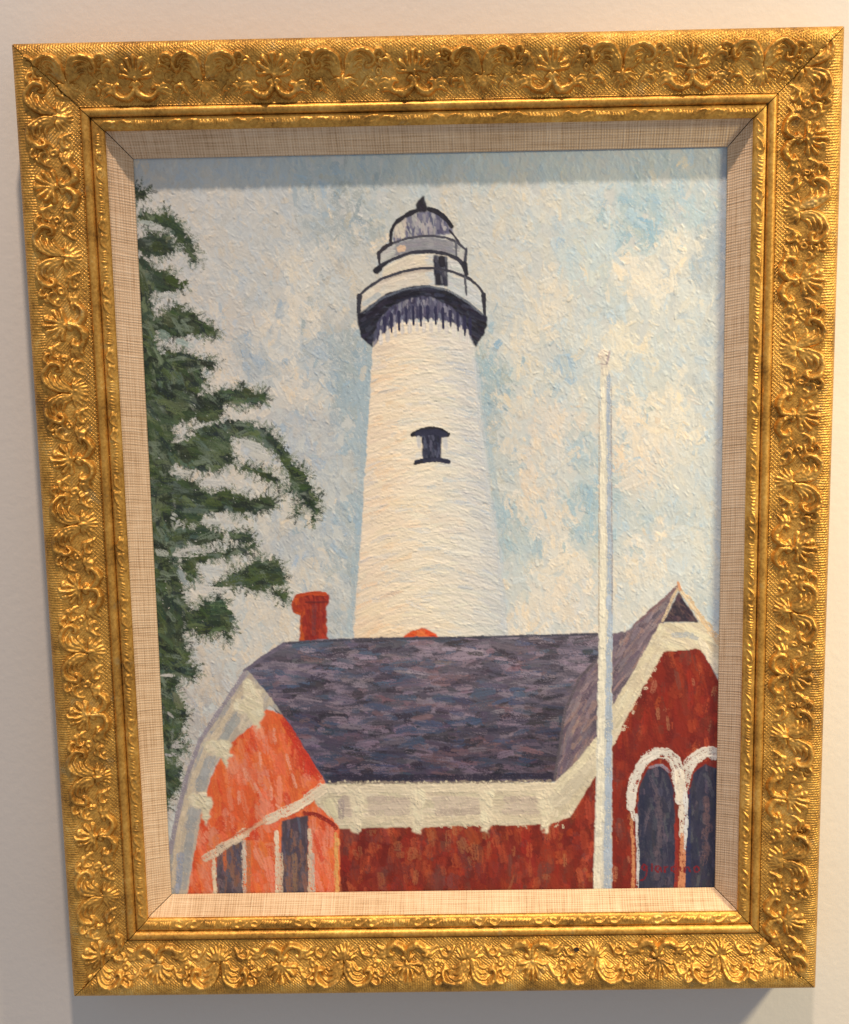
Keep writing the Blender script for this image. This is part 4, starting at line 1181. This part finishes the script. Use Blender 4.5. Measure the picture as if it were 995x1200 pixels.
# ---- right windows
RWIN = region('painted_arched_windows', 'painted pair of dark arched windows with white surrounds')
g1 = [(748, 1052), (747, 945), (751, 917), (760, 902), (772, 897), (783, 905), (789, 925), (791, 960), (793, 1052)]
g2 = [(803, 1052), (805, 965), (808, 925), (815, 903), (827, 895), (842, 902), (850, 920), (850, 1052)]
for g in (g1, g2):
    mk = poly_mask(g, 0.4)
    fill_strokes(mk, 190, [(52, 52, 76), (44, 46, 70), (72, 70, 92), (98, 86, 104), (60, 58, 74), (82, 84, 96)], 1.55, 20, 5, RWIN, 0.28, 0.9, 0.2, 0, base=(56, 56, 78), jc=0.05, weights=[.3, .24, .16, .1, .12, .08])
line([(770, 925), (774, 960), (768, 1030)], 7, srgb((104, 90, 104)), 0.25, RWIN, 0.5, 0.55, 1.5)
line([(826, 935), (828, 980), (824, 1010)], 7, srgb((118, 92, 98)), 0.25, RWIN, 0.5, 0.6, 1.5)
line([(752, 925), (752, 1040)], 6, srgb((42, 46, 72)), 0.25, RWIN, 0.6, 0.2)
line([(806, 925), (806, 1040)], 6, srgb((44, 50, 92)), 0.25, RWIN, 0.6, 0.2)
ARCH = srgb((220, 214, 212))
line([(739, 948), (741, 922), (750, 898), (762, 886), (775, 882), (788, 888), (795, 902), (797, 930)], (9, 12), ARCH, 0.55, RWIN, 0.95, 0.04, 0.6)
line([(740, 946), (743, 960)], 5, ARCH, 0.5, RWIN, 0.9, 0.3)
line([(798, 940), (802, 915), (808, 896), (820, 884), (833, 881), (850, 886)], (10, 12), ARCH, 0.55, RWIN, 0.95, 0.04, 0.6)
line([(796, 905), (798, 935), (799, 960), (797, 980)], (9, 5), srgb((224, 214, 206)), 0.55, RWIN, 0.95, 0.1, 0.6)
line([(803, 930), (804, 965), (802, 1000)], (5, 3), srgb((214, 214, 222)), 0.5, RWIN, 0.9, 0.2, 0.4)
line([(762, 899), (775, 896), (786, 906)], 3, srgb((150, 152, 176)), 0.4, RWIN, 0.6, 0.4)
line([(792, 965), (793, 1000), (792, 1048)], 4, srgb((146, 48, 40)), 0.3, RWIN, 0.9, 0.2)
line([(799, 978), (800, 1010), (798, 1050)], (5, 8), srgb((204, 138, 104)), 0.35, RWIN, 0.9, 0.2)
line([(740, 960), (742, 1000), (742, 1050)], 3.6, srgb((206, 140, 100)), 0.4, RWIN, 0.85, 0.3, 0.4)
line([(746, 955), (747, 1000), (747, 1050)], 3.2, srgb((206, 206, 214)), 0.4, RWIN, 0.85, 0.35, 0.4)

# ---- flagpole
POLE = region('painted_flagpole', 'painted white flagpole in front of the gable')
pmk = poly_mask([(704, 432), (713, 432), (716, 560), (717, 700), (717, 1052), (695, 1052), (699, 900), (702, 750), (703, 600)], 0.5)
fill_strokes(pmk, 170, [(218, 214, 206), (206, 204, 202), (226, 220, 208)], 1.57, 26, 6, POLE, 0.4, 0.95, 0.05, 0, base=(212, 210, 206), jc=0.03)
line([(713, 440), (714, 560), (714.5, 700), (713, 880), (712, 1050)], (3.5, 8), srgb((168, 182, 206)), 0.35, POLE, 0.9, 0.1, 0.5)
line([(706, 440), (706, 560), (705.5, 700), (704, 880), (700, 1050)], (4, 7), srgb((230, 224, 212)), 0.6, POLE, 0.9, 0.15, 0.7)
line([(716, 450), (717, 600), (717.5, 720)], 1.8, srgb((150, 146, 156)), 0.2, POLE, 0.6, 0.4)
line([(702, 470), (702, 600), (701.5, 740)], 1.6, srgb((176, 158, 140)), 0.2, POLE, 0.5, 0.5)
kn = [(707.5 + 6.2 * math.cos(a), 416 + 6.8 * math.sin(a)) for a in np.linspace(0, 6.28, 14)]
fill_strokes(poly_mask(kn, 0.5), 22, [(228, 214, 202), (220, 204, 194), (232, 222, 212)], 0.6, 8, 4, POLE, 0.7, 0.9, 0, 0, base=(224, 210, 198), jc=0.02)
fill_strokes(poly_mask([(704.5, 420), (712, 420), (713, 440), (704, 440)], 0.3), 16, [(222, 214, 204), (206, 198, 194)], 1.5, 9, 4, POLE, 0.5, 0.9, 0, 0, base=(218, 210, 202), jc=0.02)
line([(713, 413), (713.5, 420), (710, 426)], 2.4, srgb((172, 160, 170)), 0.4, POLE, 0.8)
line([(703, 424), (706, 427), (711, 427)], 1.4, srgb((178, 166, 170)), 0.3, POLE, 0.7)

# ---- signature
SIGN = region('painted_signature', 'dark red hand-lettered signature in the lower right corner')
RED = srgb((122, 24, 34))
for pts in ([(758, 1014), (754, 1013), (752, 1017), (755, 1020), (758, 1015), (758, 1024), (755, 1030), (750, 1032)], [(764, 1012), (764, 1021)],
            [(773, 1015), (769, 1015), (768, 1019), (771, 1022), (774, 1016), (775, 1022)], [(778, 1015), (779, 1022), (779, 1017), (783, 1015)],
            [(791, 1015), (787, 1016), (787, 1020), (791, 1022)], [(797, 1015), (797, 1021)], [(802, 1016), (802, 1022), (803, 1017), (807, 1016), (809, 1022)],
            [(816, 1015), (813, 1018), (815, 1022), (819, 1021), (819, 1017), (816, 1015)]):
    line(pts, 2.1, RED, 0.3, SIGN, 0.88, 0.12, 0.15, seg=3.0)

# ---- fine bristle ridges left in the thick paint
for _ in range(15000):
    ci = int(rng.integers(6, NY - 6)); cj = int(rng.integers(6, NX - 6))
    lb = LAB[ci, cj]
    if lb == TOWER:
        an = tower_ang(PX[ci, cj], PY[ci, cj]) + 0.25 * rng.standard_normal()
    elif lb == ROOF:
        an = 0.05 + 0.2 * rng.standard_normal()
    else:
        an = (1.05 if EDGE[2][ci, cj] > -0.2 else 1.95) + 0.3 * rng.standard_normal()
    Lb = rng.uniform(3, 8); wb = rng.uniform(0.6, 1.1)
    R_ = int(Lb) + 1
    a0, a1, b0, b1 = max(ci - R_, 0), min(ci + R_ + 1, NY), max(cj - R_, 0), min(cj + R_ + 1, NX)
    dy_ = (np.arange(a0, a1) - ci)[:, None]; dx_ = (np.arange(b0, b1) - cj)[None, :]
    s_ = dx_ * math.cos(an) + dy_ * math.sin(an); t_ = dy_ * math.cos(an) - dx_ * math.sin(an)
    amp = (0.20 if lb in (SKY, TOWER, TRIM, POLE) else 0.12) * rng.uniform(0.4, 1.5) * (1 if rng.random() < 0.65 else -0.8)
    HH[a0:a1, b0:b1] += amp * np.exp(-(t_ / wb) ** 2 - (s_ / (0.5 * Lb)) ** 4)

# ---- build the relief sheet, one mesh per painted motif
LIGHT_WB = np.array((1.0, 1.0, 1.0), np.float32)      # pigment seen under neutral light
PIG = np.clip(CC * LIGHT_WB * PIGMENT_GAIN, 0.004, 0.88)
HM = HH
co_all = np.stack([GX, -(HM * 0.001 * RELIEF), GZ], -1).reshape(-1, 3)
lab_face = LAB[:-1, :-1]
idx = np.arange(NX * NY).reshape(NY, NX)
Q = np.stack([idx[:-1, :-1], idx[1:, :-1], idx[1:, 1:], idx[:-1, 1:]], -1)
rgba = np.concatenate([PIG, np.ones((NY, NX, 1), np.float32)], -1).reshape(-1, 4)
for ri, (nm, lb) in enumerate(REGIONS):
    q = Q[lab_face == ri]
    if len(q) < 4:
        continue
    used, inv = np.unique(q.ravel(), return_inverse=True)
    me = fast_mesh(nm, co_all[used], inv.reshape(-1, 4))
    at = me.color_attributes.new('pigment', 'FLOAT_COLOR', 'POINT')
    at.data.foreach_set('color', rgba[used].astype(np.float32).ravel())
    me.materials.append(PAINT)
    o = link(bpy.data.objects.new(nm, me), canvas)
    if lb:
        o['label'] = lb
